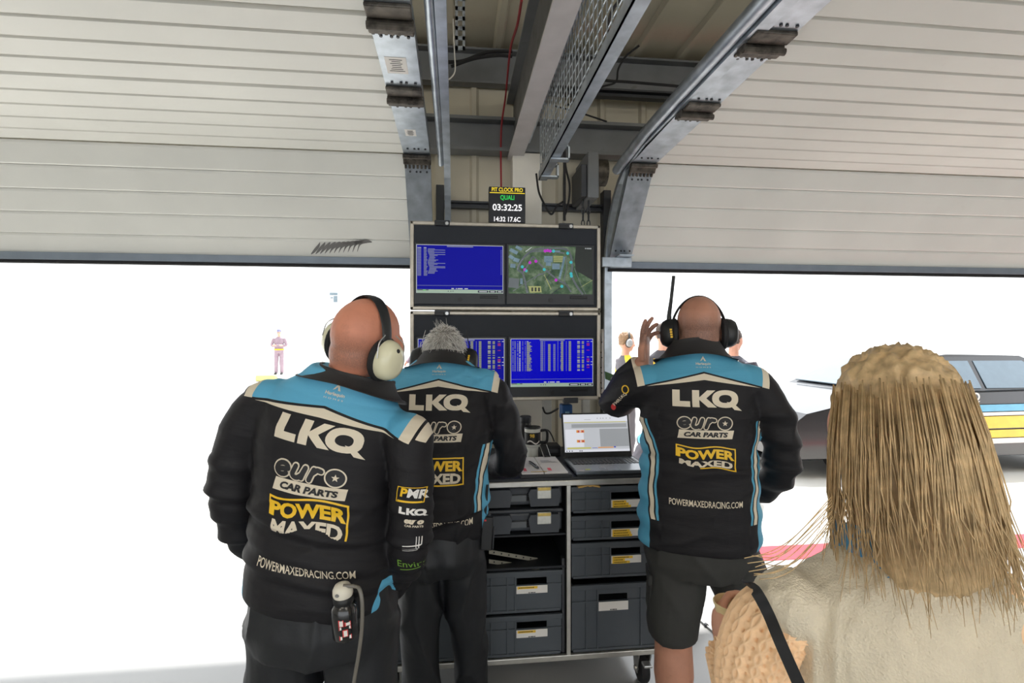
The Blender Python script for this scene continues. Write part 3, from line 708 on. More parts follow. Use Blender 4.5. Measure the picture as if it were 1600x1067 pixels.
# laptop
lp = thing('laptop', 'open grey laptop with a pale chart on its screen at the right of the worktop', 'laptop', (.70, 2.38, WT))
hy, lx0, lx1 = 2.50, .535, .885
MB().bb((lx0, 2.235, WT + .004), (lx1, hy, WT + .02), .004).build('base', mat('laptop_grey', (110, 116, 122), .3, .6), lp)
MB().bb((lx0 + .004, 2.232, WT), (lx1 - .004, hy - .01, WT + .006)).build('underside', M_black, lp)
for r_ in range(5):
    for c_ in range(14):
        x = lx0 + .018 + c_ * .0188; MB().bb((x, hy - .045 - r_ * .019 - .0155, WT + .02), (x + .0158, hy - .045 - r_ * .019, WT + .0225), .0012, 1).build('key', M_black, lp)
for r_ in range(5):
    for c_ in range(3):
        x = lx0 + .29 + c_ * .0175; MB().bb((x, hy - .045 - r_ * .019 - .0155, WT + .02), (x + .0145, hy - .045 - r_ * .019, WT + .0225), .0012, 1).build('key', M_toolp, lp)
MB().bb((lx0 + .12, 2.245, WT + .0198), (lx0 + .21, 2.31, WT + .0204)).build('touchpad', mat('touchpad', (120, 128, 138), .25, .4), lp)
MB().bb((lx0 + .05, 2.262, WT + .0198), (lx0 + .072, 2.276, WT + .0206)).build('sticker', mat('lime_sticker', (205, 215, 60), .5), lp)
MB().bb((lx0 + .018, 2.25, WT + .0198), (lx0 + .04, 2.256, WT + .0206)).build('sticker', M_card, lp)
MB().cyl((lx0 + .02, hy, WT + .016), (lx1 - .02, hy, WT + .016), .008, 12).build('hinge', M_black, lp)
tl = math.radians(15); SV = Vector((0, math.sin(tl), math.cos(tl))); SN = Vector((0, -math.cos(tl), math.sin(tl)))
O = Vector((lx0, hy + .002, WT + .018)); LH = .222
MB().prism([(0, 0), (lx1 - lx0, 0), (lx1 - lx0, LH), (0, LH)], O, RX, SV, -SN * .008).build('lid', M_black, lp)
M_lcd = mat('laptop_lcd', (205, 208, 214), .4, emit=.42, var=.03, scale=4)
sc_ = MB().prism([(.008, .028), (lx1 - lx0 - .008, .028), (lx1 - lx0 - .008, LH - .007), (.008, LH - .007)], O + SN * .0004, RX, SV, SN * .0008).build('screen', M_lcd, lp)
F = Flat(O + SN * .0014 + RX * .008 + SV * (LH - .007), RX * (lx1 - lx0 - .016), -SV * (LH - .035), SN)
M_lg1 = mat('lcd_grey', (190, 194, 198), .4, emit=.30, var=0); M_lwh = mat('lcd_white', (230, 232, 240), .4, emit=.45, var=0); M_ly1 = mat('lcd_yellow', (226, 220, 110), .4, emit=.35, var=0)
M_lor = mat('lcd_orange', (240, 160, 70), .4, emit=.38, var=0); M_lbl = mat('lcd_blue', (60, 60, 220), .4, emit=.3, var=0); M_lpk = mat('lcd_pink', (240, 200, 200), .4, emit=.4, var=0)
F.rect(M_lwh, 0, 0, 1, .2, .0003); F.rect(M_ly1, .01, .205, .97, .222); F.rect(M_lg1, .12, .26, .98, .36); F.rect(M_lg1, .55, .40, 1, .87); F.rect(M_lwh, .02, .4, .30, .87, .0003)
for v in (.42, .68):
    F.rect(M_lor, .19, v, .31, v + .07, .0008); F.rect(M_lpk, .235, v + .005, .262, v + .065, .0012)
    for u in (.215, .275): F.rect(M_srd, u, v + .02, u + .02, v + .055, .0016)
F.rect(M_ly1, .04, .88, .40, .915); F.rect(M_lbl, .42, .895, .5, .905, .0009); F.rect(M_lor, .51, .88, .75, .905); F.rect(M_lbl, .755, .87, .785, .9, .0009); F.rect(M_lwh, 0, .94, 1, 1)
for u in (.02, .06, .1, .22, .25): F.rect(M_snavy, u, .96, u + .018, .985, .0009)
for u in (.52, .57, .61, .66, .72): F.rect(M_lg1, u, .1, u + .015, .125, .0009)
F.rect(M_lg1, .32, .14, .42, .15, .0009)
F.done(lp)
# binder with papers and pen
bn = thing('ring_binder', 'open black ring binder with white run sheets beside the laptop', 'binder', (.4, 2.4, WT))
MB().bb((.285, 2.225, WT), (.515, 2.55, WT + .012), .002).build('cover', M_black, bn)
MB().bb((.293, 2.245, WT + .012), (.390, 2.545, WT + .018)).build('paper', M_card, bn)
MB().bb((.394, 2.245, WT + .012), (.50, 2.545, WT + .018)).build('paper', M_card, bn)
for x in (.315, .445): MB().bb((x, 2.535, WT + .015), (x + .03, 2.56, WT + .026), .003).build('clip', M_black, bn)
F = Flat((.293, 2.545, WT + .0182), RX * .207, RN * .30, RZ)
M_pk = mat('pink_highlighter', (240, 110, 120), .6)
F.rect(M_pk, .06, .72, .13, .9); F.rect(M_pk, .60, .74, .68, .9); F.rect(M_yel, .2, .93, .55, .96)
M_pen = mat('pencil_grey', (170, 172, 178), .7)
for k in range(12): F.rect(M_pen, .04, .08 + k * .05, .04 + random.uniform(.2, .38), .088 + k * .05)
for k in range(6): F.rect(M_pen, .56, .25 + k * .03, .56 + random.uniform(.2, .4), .262 + k * .03)
F.done(bn, 'printed_lines')
p0, p1 = Vector((.352, 2.43, WT + .024)), Vector((.375, 2.30, WT + .024))
pn = thing('pen', 'black pen lying across the open binder', 'pen', tuple((p0 + p1) / 2))
MB().tube([p0, p0 * .9 + p1 * .1, p1 * .9 + p0 * .1, p1], [.004, .0062, .0062, .003], 10).build('barrel', M_black, pn, True)
MB().box(p0 * .2 + p1 * .8 + Vector((0, 0, .007)), (.004, .03, .002)).build('pen_clip', M_chrome, pn)
# travel mug
mg = P(832, 712, 2.66); mx_, my_ = mg.x, mg.y
mu = thing('travel_mug', 'white travel mug with black lid and yellow number beside the laptop', 'mug', (mx_, my_, WT))
MB().lathe([(.03, 0), (.031, .05), (.033, .052), (.0405, .062), (.042, .142), (.043, .148), (.04, .148)], (mx_, my_, WT), 32).build('cup', mat('white_mug', (224, 224, 216), .3), mu, True)
MB().lathe([(.0418, .068), (.0427, .130)], (mx_, my_, WT), 32).build('print_band', M_black, mu, True)
MB().lathe([(.041, .146), (.043, .149), (.041, .156), (.03, .155)], (mx_, my_, WT), 32).build('lid', M_black, mu, True)
MB().tube(spline([(mx_ + .038, my_ - .01, WT + .135), (mx_ + .072, my_ - .012, WT + .135), (mx_ + .075, my_ - .012, WT + .09), (mx_ + .066, my_ - .012, WT + .076), (mx_ + .038, my_ - .01, WT + .076)], 5), .007, 8).build('handle', M_black, mu, True)
flat_text('98', .019, (mx_ - .008, my_ - .0436, WT + .115), RX, RZ, M_yel, mu, bold=.02)
sq = MB()
for k in range(10):
    a0, a1 = -PI / 2 - .8 + k * .16, -PI / 2 - .8 + (k + 1) * .16; r_ = .0434
    z0 = WT + .078 + .008 * math.sin(k * .7); z1 = WT + .078 + .008 * math.sin((k + 1) * .7)
    sq.quad((mx_ + r_ * math.cos(a0), my_ + r_ * math.sin(a0), z0), (mx_ + r_ * math.cos(a1), my_ + r_ * math.sin(a1), z1), (mx_ + r_ * math.cos(a1), my_ + r_ * math.sin(a1), z1 + .007), (mx_ + r_ * math.cos(a0), my_ + r_ * math.sin(a0), z0 + .007))
sq.build('swoosh', M_card, mu)
bp = P(821, 695, 2.74)
bt = thing('thermos_flask', 'black thermos flask standing behind the white mug', 'flask', (bp.x, bp.y, WT))
MB().lathe([(.03, 0), (.032, .01), (.032, .15), (.028, .165)], (bp.x, bp.y, WT), 24).build('body', M_black, bt, True)
MB().lathe([(.029, .165), (.031, .168), (.031, .195), (.026, .2)], (bp.x, bp.y, WT), 24).build('cap', M_darksteel, bt, True)
# phone leaning, adaptor box, tray
ph = P(852, 702, 2.62)
R_ = Matrix.Rotation(.5, 3, 'Z') @ Matrix.Rotation(-.6, 3, 'X')
px = thing('phone', 'slim silver-edged phone propped beside the mug handle', 'phone', (ph.x, ph.y, WT))
MB().box((ph.x, ph.y, WT + .036), (.04, .075, .008), Matrix.Rotation(.35, 3, 'Z') @ Matrix.Rotation(.9, 3, 'X'), .003).build('case', M_alu, px)
MB().box((ph.x - .001, ph.y - .003, WT + .039), (.036, .07, .007), Matrix.Rotation(.35, 3, 'Z') @ Matrix.Rotation(.9, 3, 'X'), .002).build('screen', M_black, px)
ab = thing('adaptor_box', 'black power adaptor box behind the laptop', 'adaptor', (.52, 2.66, WT))
MB().bb((.455, 2.62, WT), (.545, 2.72, WT + .055), .006).build('body', M_black, ab); MB().bb((.47, 2.612, WT + .02), (.53, 2.622, WT + .04), .002).build('panel', M_darksteel, ab)
cable('adaptor_lead', [(866, 690, 2.66), (862, 680, 2.68), (856, 672, 2.7), (846, 671, 2.72)], .0035, M_rubber, 'thin black lead between the adaptor and the mug')
# blue socket hanging below the case
A = PY(876, 634, 2.83); B = PY(893, 654, 2.83)
bs = thing('blue_socket', 'blue industrial socket box hanging below the monitor case', 'socket', ((A.x + B.x) / 2, 2.83, B.z))
MB().bb((A.x, 2.8, B.z), (B.x, 2.87, A.z + .01), .008).build('housing', mat('socket_blue', (38, 84, 140), .4), bs)
MB().bb((A.x + .02, 2.794, (A.z + B.z) / 2 - .008), (B.x - .02, 2.801, (A.z + B.z) / 2 + .008), .001).build('label', mat('pale_blue_label', (130, 170, 200), .5), bs)
cable('socket_lead', [(848, 636, 2.95), (852, 645, 2.95), (860, 645, 2.95), (872, 638, 2.9)], .006, M_rubber, 'black lead drooping under the monitor case')
# paper sheets on the case's right side, green strap
A = PY(938, 520, 2.80); B = PY(943, 613, 2.80)
sh = thing('run_sheets', 'white paper sheets clipped to the right side of the monitor case', 'paper', (A.x + .01, 2.8, B.z))
for k in range(3):
    MB().prism([(0, 0), (.10, 0), (.10, 1), (0, 1)], (CX1 + .006 + k * .003, 2.72 + k * .004, B.z + .0 + .01 * k), (.012, 1, 0), (0, 0, A.z - B.z), (.0012, 0, 0)).build('sheet', M_card, sh)
mk = MB()
for k in range(10): mk.box((CX1 + .0055, 2.735 + .02 * (k % 3), B.z + .03 + k * .028), (.001, .02, .006))
mk.build('print', M_ink, sh)
gs = thing('green_strap', 'short green strap with a round eyelet beside the jamb', 'strap', tuple(PY(946, 590, 3.0)))
q = [PY(945, 580, 2.98), PY(966, 588, 2.98), PY(974, 598, 2.98), PY(966, 601, 2.98), PY(946, 592, 2.98)]
MB().prism([(p.x - q[0].x, p.z - q[0].z) for p in q], q[0], RX, RZ, (0, .004, 0)).build('webbing', mat('green_webbing', (64, 98, 62), .7), gs)
c = PY(958, 592, 2.976); MB().tube([c + Vector((.012 * math.cos(t), -.001, .012 * math.sin(t))) for t in [2 * PI * k / 14 for k in range(14)]], .0035, 6, closed=True).build('eyelet', M_chrome, gs)
cl = thing('silver_clamp', 'small silver clamp lamp beside the right end of the laptop screen', 'clamp', tuple(P(935, 652, 2.75)))
c = P(932, 651, 2.75); MB().ell(c, (.04, .02, .012), Matrix.Rotation(-.35, 3, 'Y')).build('head', M_chrome, cl, True)
MB().cyl(c + Vector((.03, 0, 0)), c + Vector((.05, .0, -.25)), .006, 8).build('stem', M_black, cl)
MB().lathe([(.03, 0), (.03, .01), (.01, .014)], (c.x + .05, c.y, WT), 16).build('foot', M_black, cl)
# grey service panel low on the pier
tag(MB().bb((.42, 3.27, .9), (.62, 3.296, 1.5), .004).build('service_panel', mat('pale_grey_panel', (176, 176, 172), .5), loc=(.52, 3.28, .9)), 'pale grey service panel on the pier behind the mug', 'panel')
# ------------------------------------------------------------------ people: builders
def local_obj(name, me, m, root, smooth=True):
    o = bpy.data.objects.new(name, me); COL.objects.link(o); o.parent = root
    for mm in (m if isinstance(m, (list, tuple)) else [m]): me.materials.append(mm)
    WM[o.name] = WM[root.name]
    if smooth: me.polygons.foreach_set('use_smooth', [True] * len(me.polygons))
    return o
def mesh_of(mb):
    bmesh.ops.recalc_face_normals(mb.bm, faces=mb.bm.faces[:])
    me = bpy.data.meshes.new('t'); mb.bm.to_mesh(me); mb.bm.free(); return me
def remesh(mb, voxel, it=4, fac=.5):
    ob = bpy.data.objects.new('t', mesh_of(mb)); COL.objects.link(ob)
    m = ob.modifiers.new('r', 'REMESH'); m.mode = 'VOXEL'; m.voxel_size = voxel
    if it: s = ob.modifiers.new('s', 'SMOOTH'); s.factor = fac; s.iterations = it
    dg = bpy.context.evaluated_depsgraph_get(); me = bpy.data.meshes.new_from_object(ob.evaluated_get(dg))
    old = ob.data; bpy.data.objects.remove(ob); bpy.data.meshes.remove(old); return me
def bvh(me): return BVHTree.FromPolygons([v.co for v in me.vertices], [list(p.vertices) for p in me.polygons])
def lerp(a, b, t): return a + (b - a) * t
def interp(tab, z):
    if z <= tab[0][0]: return tab[0][1]
    for (a, va), (b, vb) in zip(tab, tab[1:]):
        if z <= b: return lerp(va, vb, (z - a) / (b - a))
    return tab[-1][1]

def skin_mat(name, rgb, stub=None, zr=(0, 0)):
    m = mat(name, rgb, .5, var=.07, scale=18, bump=.06, bscale=140, dirt=(tuple(int(c * .82) for c in rgb), 30, .55, .5))
    b = m.node_tree.nodes['Principled BSDF']; b.inputs['Subsurface Weight'].default_value = .06; b.inputs['Subsurface Radius'].default_value = (.01, .004, .002)
    if stub:
        n = m.node_tree.nodes; L = m.node_tree.links; src = b.inputs['Base Color'].links[0].from_socket
        at = n.new('ShaderNodeAttribute'); at.attribute_name = 'stub'
        mx = n.new('ShaderNodeMix'); mx.data_type = 'RGBA'; mx.inputs[7].default_value = (*lin(stub), 1)
        nz = n.new('ShaderNodeTexNoise'); nz.inputs['Scale'].default_value = 320
        mm = n.new('ShaderNodeMath'); mm.operation = 'MULTIPLY'; L.new(at.outputs['Fac'], mm.inputs[0]); L.new(nz.outputs['Fac'], mm.inputs[1])
        m3 = n.new('ShaderNodeMath'); m3.operation = 'MULTIPLY'; L.new(mm.outputs[0], m3.inputs[0]); m3.inputs[1].default_value = 1.15; m3.use_clamp = True
        L.new(m3.outputs[0], mx.inputs[0]); L.new(src, mx.inputs[6]); L.new(mx.outputs[2], b.inputs['Base Color'])
    return m
def add_head(mb, M, k=1.0):
    R3 = M.to_3x3(); T = lambda x, y, z: M @ Vector((x * k, y * k, z * k))
    def E(c, r): mb.ell(T(*c), tuple(v * k for v in r), R3.normalized(), 24)
    E((0, -.012, .036), (.078, .098, .094)); E((0, -.032, -.02), (.069, .068, .075)); E((0, .038, -.03), (.063, .06, .088))
    E((0, .047, -.085), (.047, .045, .034)); E((0, .083, .024), (.045, .015, .012)); E((0, .09, -.068), (.022, .01, .009))
    for s in (-1, 1):
        E((s * .036, .072, -.03), (.024, .022, .026)); E((s * .079, -.006, -.008), (.009, .02, .034)); E((s * .055, .05, .0), (.02, .03, .05))
    mb.tube([T(0, .094, .016), T(0, .106, -.012), T(0, .112, -.034), T(0, .1, -.042)], [.008 * k, .011 * k, .016 * k, .01 * k], 10)
def add_eyes(root, M, k=1.0):
    for s in (-1, 1):
        b = MB(); b.ell(M @ Vector((s * .03 * k, .089 * k, .002 * k)), (.012 * k,) * 3, None, 12); local_obj('eye', mesh_of(b), M_eye, root)
M_eye = mat('eye_white', (210, 205, 200), .2)
def add_hand(mb, w, d, nrm, side=1, curl=(.35, .4, .45, .5), k=1.0, thumb=.5, spread=.06):
    """w wrist, d direction of the hand, nrm palm normal, side +1 puts the thumb towards d x nrm"""
    w = Vector(w); d = Vector(d).normalized(); nrm = Vector(nrm); nrm = (nrm - d * nrm.dot(d)).normalized(); a = d.cross(nrm) * side
    mb.tube([w - d * .03 * k, w, w + d * .03 * k, w + d * .07 * k, w + d * .095 * k], [(.019 * k, .026 * k), (.018 * k, .027 * k), (.018 * k, .036 * k), (.016 * k, .042 * k), (.011 * k, .04 * k)], 14, ref=nrm)
    for i, (L, off) in enumerate(((.074, .033), (.082, .0112), (.076, -.0112), (.060, -.033))):
        p = w + d * (.088 - .006 * abs(i - 1)) * k + a * off * k; dirv = (d + a * (off * spread / .03)).normalized(); path = [p - dirv * .02 * k, p]; ang = 0
        for s, f in enumerate((.45, .3, .25)):
            ang += curl[i] * (1, 1.2, .8)[s]
            q = (dirv * math.cos(ang) + nrm * math.sin(ang)).normalized(); p = p + q * L * f * k; path.append(p)
        mb.tube(path, [.0096 * k, .0095 * k, .0092 * k, .0086 * k, .0068 * k], 10)
    t0 = w + d * .02 * k + a * .026 * k; t1 = t0 + (a * .7 + d * .75 + nrm * thumb * .5).normalized() * .04 * k; t2 = t1 + (a * .25 + d + nrm * thumb).normalized() * .032 * k; t3 = t2 + (d + nrm * thumb * 1.2).normalized() * .024 * k
    mb.tube([t0 - d * .01 * k, t1, t2, t3], [.014 * k, .0125 * k, .0105 * k, .007 * k], 10)
def add_foot(mb, an, yaw, k=1.0, pad=0.0, sole=0.0):
    an = Vector(an); f = Vector((math.sin(yaw), math.cos(yaw), 0)); z = .04 * k
    g = Vector((an.x, an.y, 0))
    mb.tube([g - f * .07 * k + UP * z, g - f * .055 * k + UP * (z + .004), g + f * .04 * k + UP * (z + .008), g + f * .12 * k + UP * (z - .006), g + f * .18 * k + UP * (z - .012), g + f * .2 * k + UP * (z - .016)],
            [(.02, .02), (.042 + pad, .034 + pad), (.05 + pad, .04 + pad), (.036 + pad, .046 + pad), (.026 + pad, .038 + pad), (.012, .02)], 16, ref=UP)
    mb.tube([g + UP * .05, an + UP * .03], [.042 + pad, .042 + pad], 14)

def jacket_mat(name, z0, xs, ztop, blue=(96, 172, 206), dark=(32, 31, 34), cream=(226, 214, 192), band=.026, slope=.26, band2=False, scz=.96):
    m = bpy.data.materials.new(name); m.use_nodes = True; nt = m.node_tree; n = nt.nodes; L = nt.links; b = n['Principled BSDF']
    def op(k, a, c=0.0, clamp=False):
        q = n.new('ShaderNodeMath'); q.operation = k; q.use_clamp = clamp
        for i, v in enumerate((a, c)):
            if isinstance(v, (int, float)): q.inputs[i].default_value = v
            else: L.new(v, q.inputs[i])
        return q.outputs[0]
    at = n.new('ShaderNodeAttribute'); at.attribute_name = 'rest'; sp = n.new('ShaderNodeSeparateXYZ'); L.new(at.outputs['Vector'], sp.inputs[0])
    sa = n.new('ShaderNodeAttribute'); sa.attribute_name = 'sleeve'; slv = sa.outputs['Fac']
    x, y, z = sp.outputs; ax = op('ABSOLUTE', x)
    AND = lambda *v: v[0] if len(v) == 1 else op('MULTIPLY', v[0], AND(*v[1:]))
    GT = lambda a, c: op('GREATER_THAN', a, c); LT = lambda a, c: op('LESS_THAN', a, c)
    OR = lambda a, c: op('MAXIMUM', a, c)
    zb = op('SUBTRACT', z0, op('MULTIPLY', ax, slope))
    xe = op('ADD', .2, op('MULTIPLY', op('SUBTRACT', z, z0 - .035), .18))
    yoke = AND(GT(z, zb), LT(ax, xe))
    zl = op('SUBTRACT', zb, .006)
    cz = op('SUBTRACT', zl, op('MULTIPLY', op('SUBTRACT', 1.0, op('DIVIDE', ax, .19)), .022))
    crm = AND(LT(z, zl), GT(z, cz), LT(ax, .19))
    bnd = AND(GT(z, op('SUBTRACT', zb, .002)), GT(ax, xe), LT(ax, op('ADD', xe, band)))
    bn2 = AND(GT(z, op('SUBTRACT', zb, -.012)), GT(ax, op('ADD', xe, band + .008)), LT(ax, op('ADD', xe, band + .034)))
    crm = OR(crm, OR(bnd, bn2) if band2 else bnd)
    wob = n.new('ShaderNodeTexNoise'); wob.inputs['Scale'].default_value = 9; L.new(at.outputs['Vector'], wob.inputs['Vector'])
    xsn = op('ADD', xs, op('MULTIPLY', op('SUBTRACT', wob.outputs['Fac'], .5), .03))
    xsn = op('ADD', xsn, op('MULTIPLY', op('MAXIMUM', op('SUBTRACT', z, ztop - .12), 0.0), .25))
    tor = AND(LT(slv, .5), LT(z, ztop))
    sb = AND(tor, OR(GT(ax, xsn), AND(GT(ax, op('SUBTRACT', xsn, .031)), LT(ax, op('SUBTRACT', xsn, .023)), GT(z, scz))))
    scm = AND(tor, GT(ax, op('SUBTRACT', xsn, .018)), LT(ax, op('SUBTRACT', xsn, .005)), GT(z, scz))
    bl = OR(yoke, sb); crm = OR(crm, scm)
    def mixc(f, a, c):
        q = n.new('ShaderNodeMix'); q.data_type = 'RGBA'; L.new(f, q.inputs[0])
        for i, v in ((6, a), (7, c)):
            if isinstance(v, tuple): q.inputs[i].default_value = (*v, 1)
            else: L.new(v, q.inputs[i])
        return q.outputs[2]
    col = mixc(crm, mixc(bl, lin(dark), lin(blue)), lin(cream))
    L.new(col, b.inputs['Base Color']); b.inputs['Roughness'].default_value = .6; b.inputs['Specular IOR Level'].default_value = .25
    fold = n.new('ShaderNodeTexNoise'); fold.inputs['Scale'].default_value = 1; fold.inputs['Detail'].default_value = 3
    mp = n.new('ShaderNodeMapping'); mp.inputs['Scale'].default_value = (7, 7, 26); L.new(at.outputs['Vector'], mp.inputs[0]); L.new(mp.outputs[0], fold.inputs['Vector'])
    h = fold.outputs['Fac']
    wv = n.new('ShaderNodeTexNoise'); wv.inputs['Scale'].default_value = 500; L.new(at.outputs['Vector'], wv.inputs['Vector'])
    h = op('ADD', h, op('MULTIPLY', wv.outputs['Fac'], .06))
    bp = n.new('ShaderNodeBump'); bp.inputs['Strength'].default_value = .35; bp.inputs['Distance'].default_value = .012; L.new(h, bp.inputs['Height']); L.new(bp.outputs[0], b.inputs['Normal'])
    return m
def fold_push(me, amp, sc, seed, extra=None):
    """real cloth folds: push along the normals"""
    nr = [v.normal.copy() for v in me.vertices]
    for v, q in zip(me.vertices, nr):
        c = v.co; a = amp * (noise.noise((c.x * sc[0] + seed, c.y * sc[1], c.z * sc[2])) + .5 * noise.noise((c.x * sc[0] * 2 + seed, c.y * sc[1] * 2, c.z * sc[2] * 2.1)))
        rd = noise.noise((c.x * sc[0] * .7 + c.z * 2.5 + seed * 1.7, c.y * sc[1] * .7, c.z * sc[2] * .55 - c.x * 3)); a += amp * 1.5 * ((1 - abs(rd)) ** 6 - .25)
        if extra: a += extra(c)
        v.co = c + q * a
    me.update()
def make_jacket(root, rings, arms, m, voxel=.007, it=7, folds=(.004, (4, 4, 16)), seed=0, deform=None, extra=None, name='jacket', cuffs=True):
    tm = MB(); tm.loft(rings, 40)
    arms = [([Vector((p[0][0] * .45, p[0][1], p[0][2] - .005))] + [Vector(q) for q in p], [r[0] * .8, r[0] * .97] + list(r[1:])) for p, r in arms]
    am = MB()
    for path, rad in arms: am.tube(spline(path, 6), [interp([(k, r) for k, r in enumerate(rad)], i / 6) for i in range(6 * (len(path) - 1) + 1)], 20)
    tme, ame = mesh_of(tm), mesh_of(am); tb, ab = bvh(tme), bvh(ame)
    al = MB(); al.bm.from_mesh(tme); al.bm.from_mesh(ame)
    me = remesh(al, voxel, it)
    sl = [1.0 if ab.find_nearest(v.co)[3] < tb.find_nearest(v.co)[3] else 0.0 for v in me.vertices]
    fold_push(me, folds[0], folds[1], seed, extra)
    at = me.attributes.new('rest', 'FLOAT_VECTOR', 'POINT'); at.data.foreach_set('vector', [c for v in me.vertices for c in v.co])
    a2 = me.attributes.new('sleeve', 'FLOAT', 'POINT'); a2.data.foreach_set('value', sl)
    B = bvh(me)
    if deform:
        for v in me.vertices: v.co = deform(v.co)
        me.update()
    return local_obj(name, me, m, root), B
def DECAL(shape, cx, cz, B, m, parent, name, deform=None, off=.0015, rot=0.0, clip=None, warp=None):
    vs, fs = shape; c, s = math.cos(rot), math.sin(rot); out = []; ok = []
    for v in vs:
        a, b = v.x * c - v.y * s, v.x * s + v.y * c
        if warp: a, b = warp(a, b)
        h, nn, _, _ = B.ray_cast(Vector((cx + a, -1.0, cz + b)), Vector((0, 1, 0)))
        good = h is not None and not (clip and clip(a, b)); ok.append(good)
        p = (h + Vector((0, -off, 0)) * 1.0) if h is not None else Vector((cx + a, 0, cz + b))
        out.append(deform(p) if deform else p)
    fs = [f for f in fs if all(ok[i] for i in f)]
    me = bpy.data.meshes.new(name); me.from_pydata(out, [], fs); return local_obj(name, me, m, parent, False)

decal = DECAL
M_dc = mat('cream_print', (226, 214, 192), .5, var=.03); M_dk = mat('black_print', (30, 29, 32), .55); M_dy = mat('yellow_print', (244, 196, 36), .5, var=.04)
M_dw = mat('white_print', (235, 232, 228), .5, var=.02); M_dg = mat('green_print', (120, 170, 60), .5); M_dr = mat('red_print', (220, 60, 60), .5)
def ellp(cx, cy, rx, ry, n=28, e=2.0): return [(cx + rx * math.copysign(abs(math.cos(t)) ** (2 / e), math.cos(t)), cy + ry * math.copysign(abs(math.sin(t)) ** (2 / e), math.sin(t))) for t in [2 * PI * k / n for k in range(n)]]
def LKQ(h, maxe):
    s = h / .057
    P_ = [[(-.107, .0285), (-.083, .0285), (-.083, -.010), (-.050, -.010), (-.050, -.0285), (-.107, -.0285)],
          [(-.043, .0285), (-.020, .0285), (-.020, -.0285), (-.043, -.0285)],
          [(-.020, .004), (.006, .0285), (.033, .0285), (.003, .0015), (-.020, -.002)], [(-.02, .004), (.003, .0015), (.036, -.0285), (.007, -.0285), (-.020, -.004)],
          (ellp(.066, 0, .044, .0295, 28, 2.3), ellp(.066, 0, .0215, .0135, 28, 2.2)), [(.070, -.010), (.092, -.014), (.120, -.040), (.094, -.036)]]
    return poly2d([(tuple([[(x * s, y * s) for x, y in q] for q in p])) if isinstance(p, tuple) else [(x * s, y * s) for x, y in p] for p in P_], maxe)
def star(r, cx=0, cy=0): return [(cx + (r if k % 2 == 0 else r * .42) * math.sin(PI * k / 5), cy + (r if k % 2 == 0 else r * .42) * math.cos(PI * k / 5)) for k in range(10)]
def frame2d(q, w):
    """outline band inside polygon q (scaled ring about its centre)"""
    cx = sum(p[0] for p in q) / len(q); cy = sum(p[1] for p in q) / len(q)
    return (q, [(p[0] - math.copysign(w, p[0] - cx), p[1] - math.copysign(w, p[1] - cy)) for p in q])
def stroke2d(paths, w, maxe=None):
    bm = bmesh.new(); r = w / 2
    for p in paths:
        p = [Vector((a, b, 0)) for a, b in p]
        for a, b in zip(p, p[1:]):
            t = (b - a).normalized(); q = Vector((-t.y, t.x, 0)) * r
            bm.faces.new([bm.verts.new(v) for v in (a - q, b - q, b + q, a + q)])
        for c in p: bm.faces.new([bm.verts.new(c + Vector((r * math.cos(t), r * math.sin(t), 0))) for t in [2 * PI * k / 10 for k in range(10)]])
    return bm2d(bm, maxe)
def euro2d(k, w, maxe):
    arc = lambda cx, cy, rx, ry, a0, a1, n=12: [(cx + rx * math.cos(math.radians(a0 + (a1 - a0) * i / n)), cy + ry * math.sin(math.radians(a0 + (a1 - a0) * i / n))) for i in range(n + 1)]
    e = [(-.076, -.002), (-.052, .002)] + arc(-.066, 0, .0155, .0135, 10, 320)
    u = [(-.034, .013), (-.038, -.004)] + arc(-.028, -.006, .010, .008, 180, 300, 5) + [(-.015, -.006), (-.009, .013), (-.015, -.013)]
    r = [(.012, .013), (.005, -.014), (.009, .002), (.020, .013), (.030, .011)]
    sh = lambda L: [((a + .10 * b) * k, b * k) for a, b in L]
    return stroke2d([sh(e), sh(u), sh(r)], w * k, maxe)
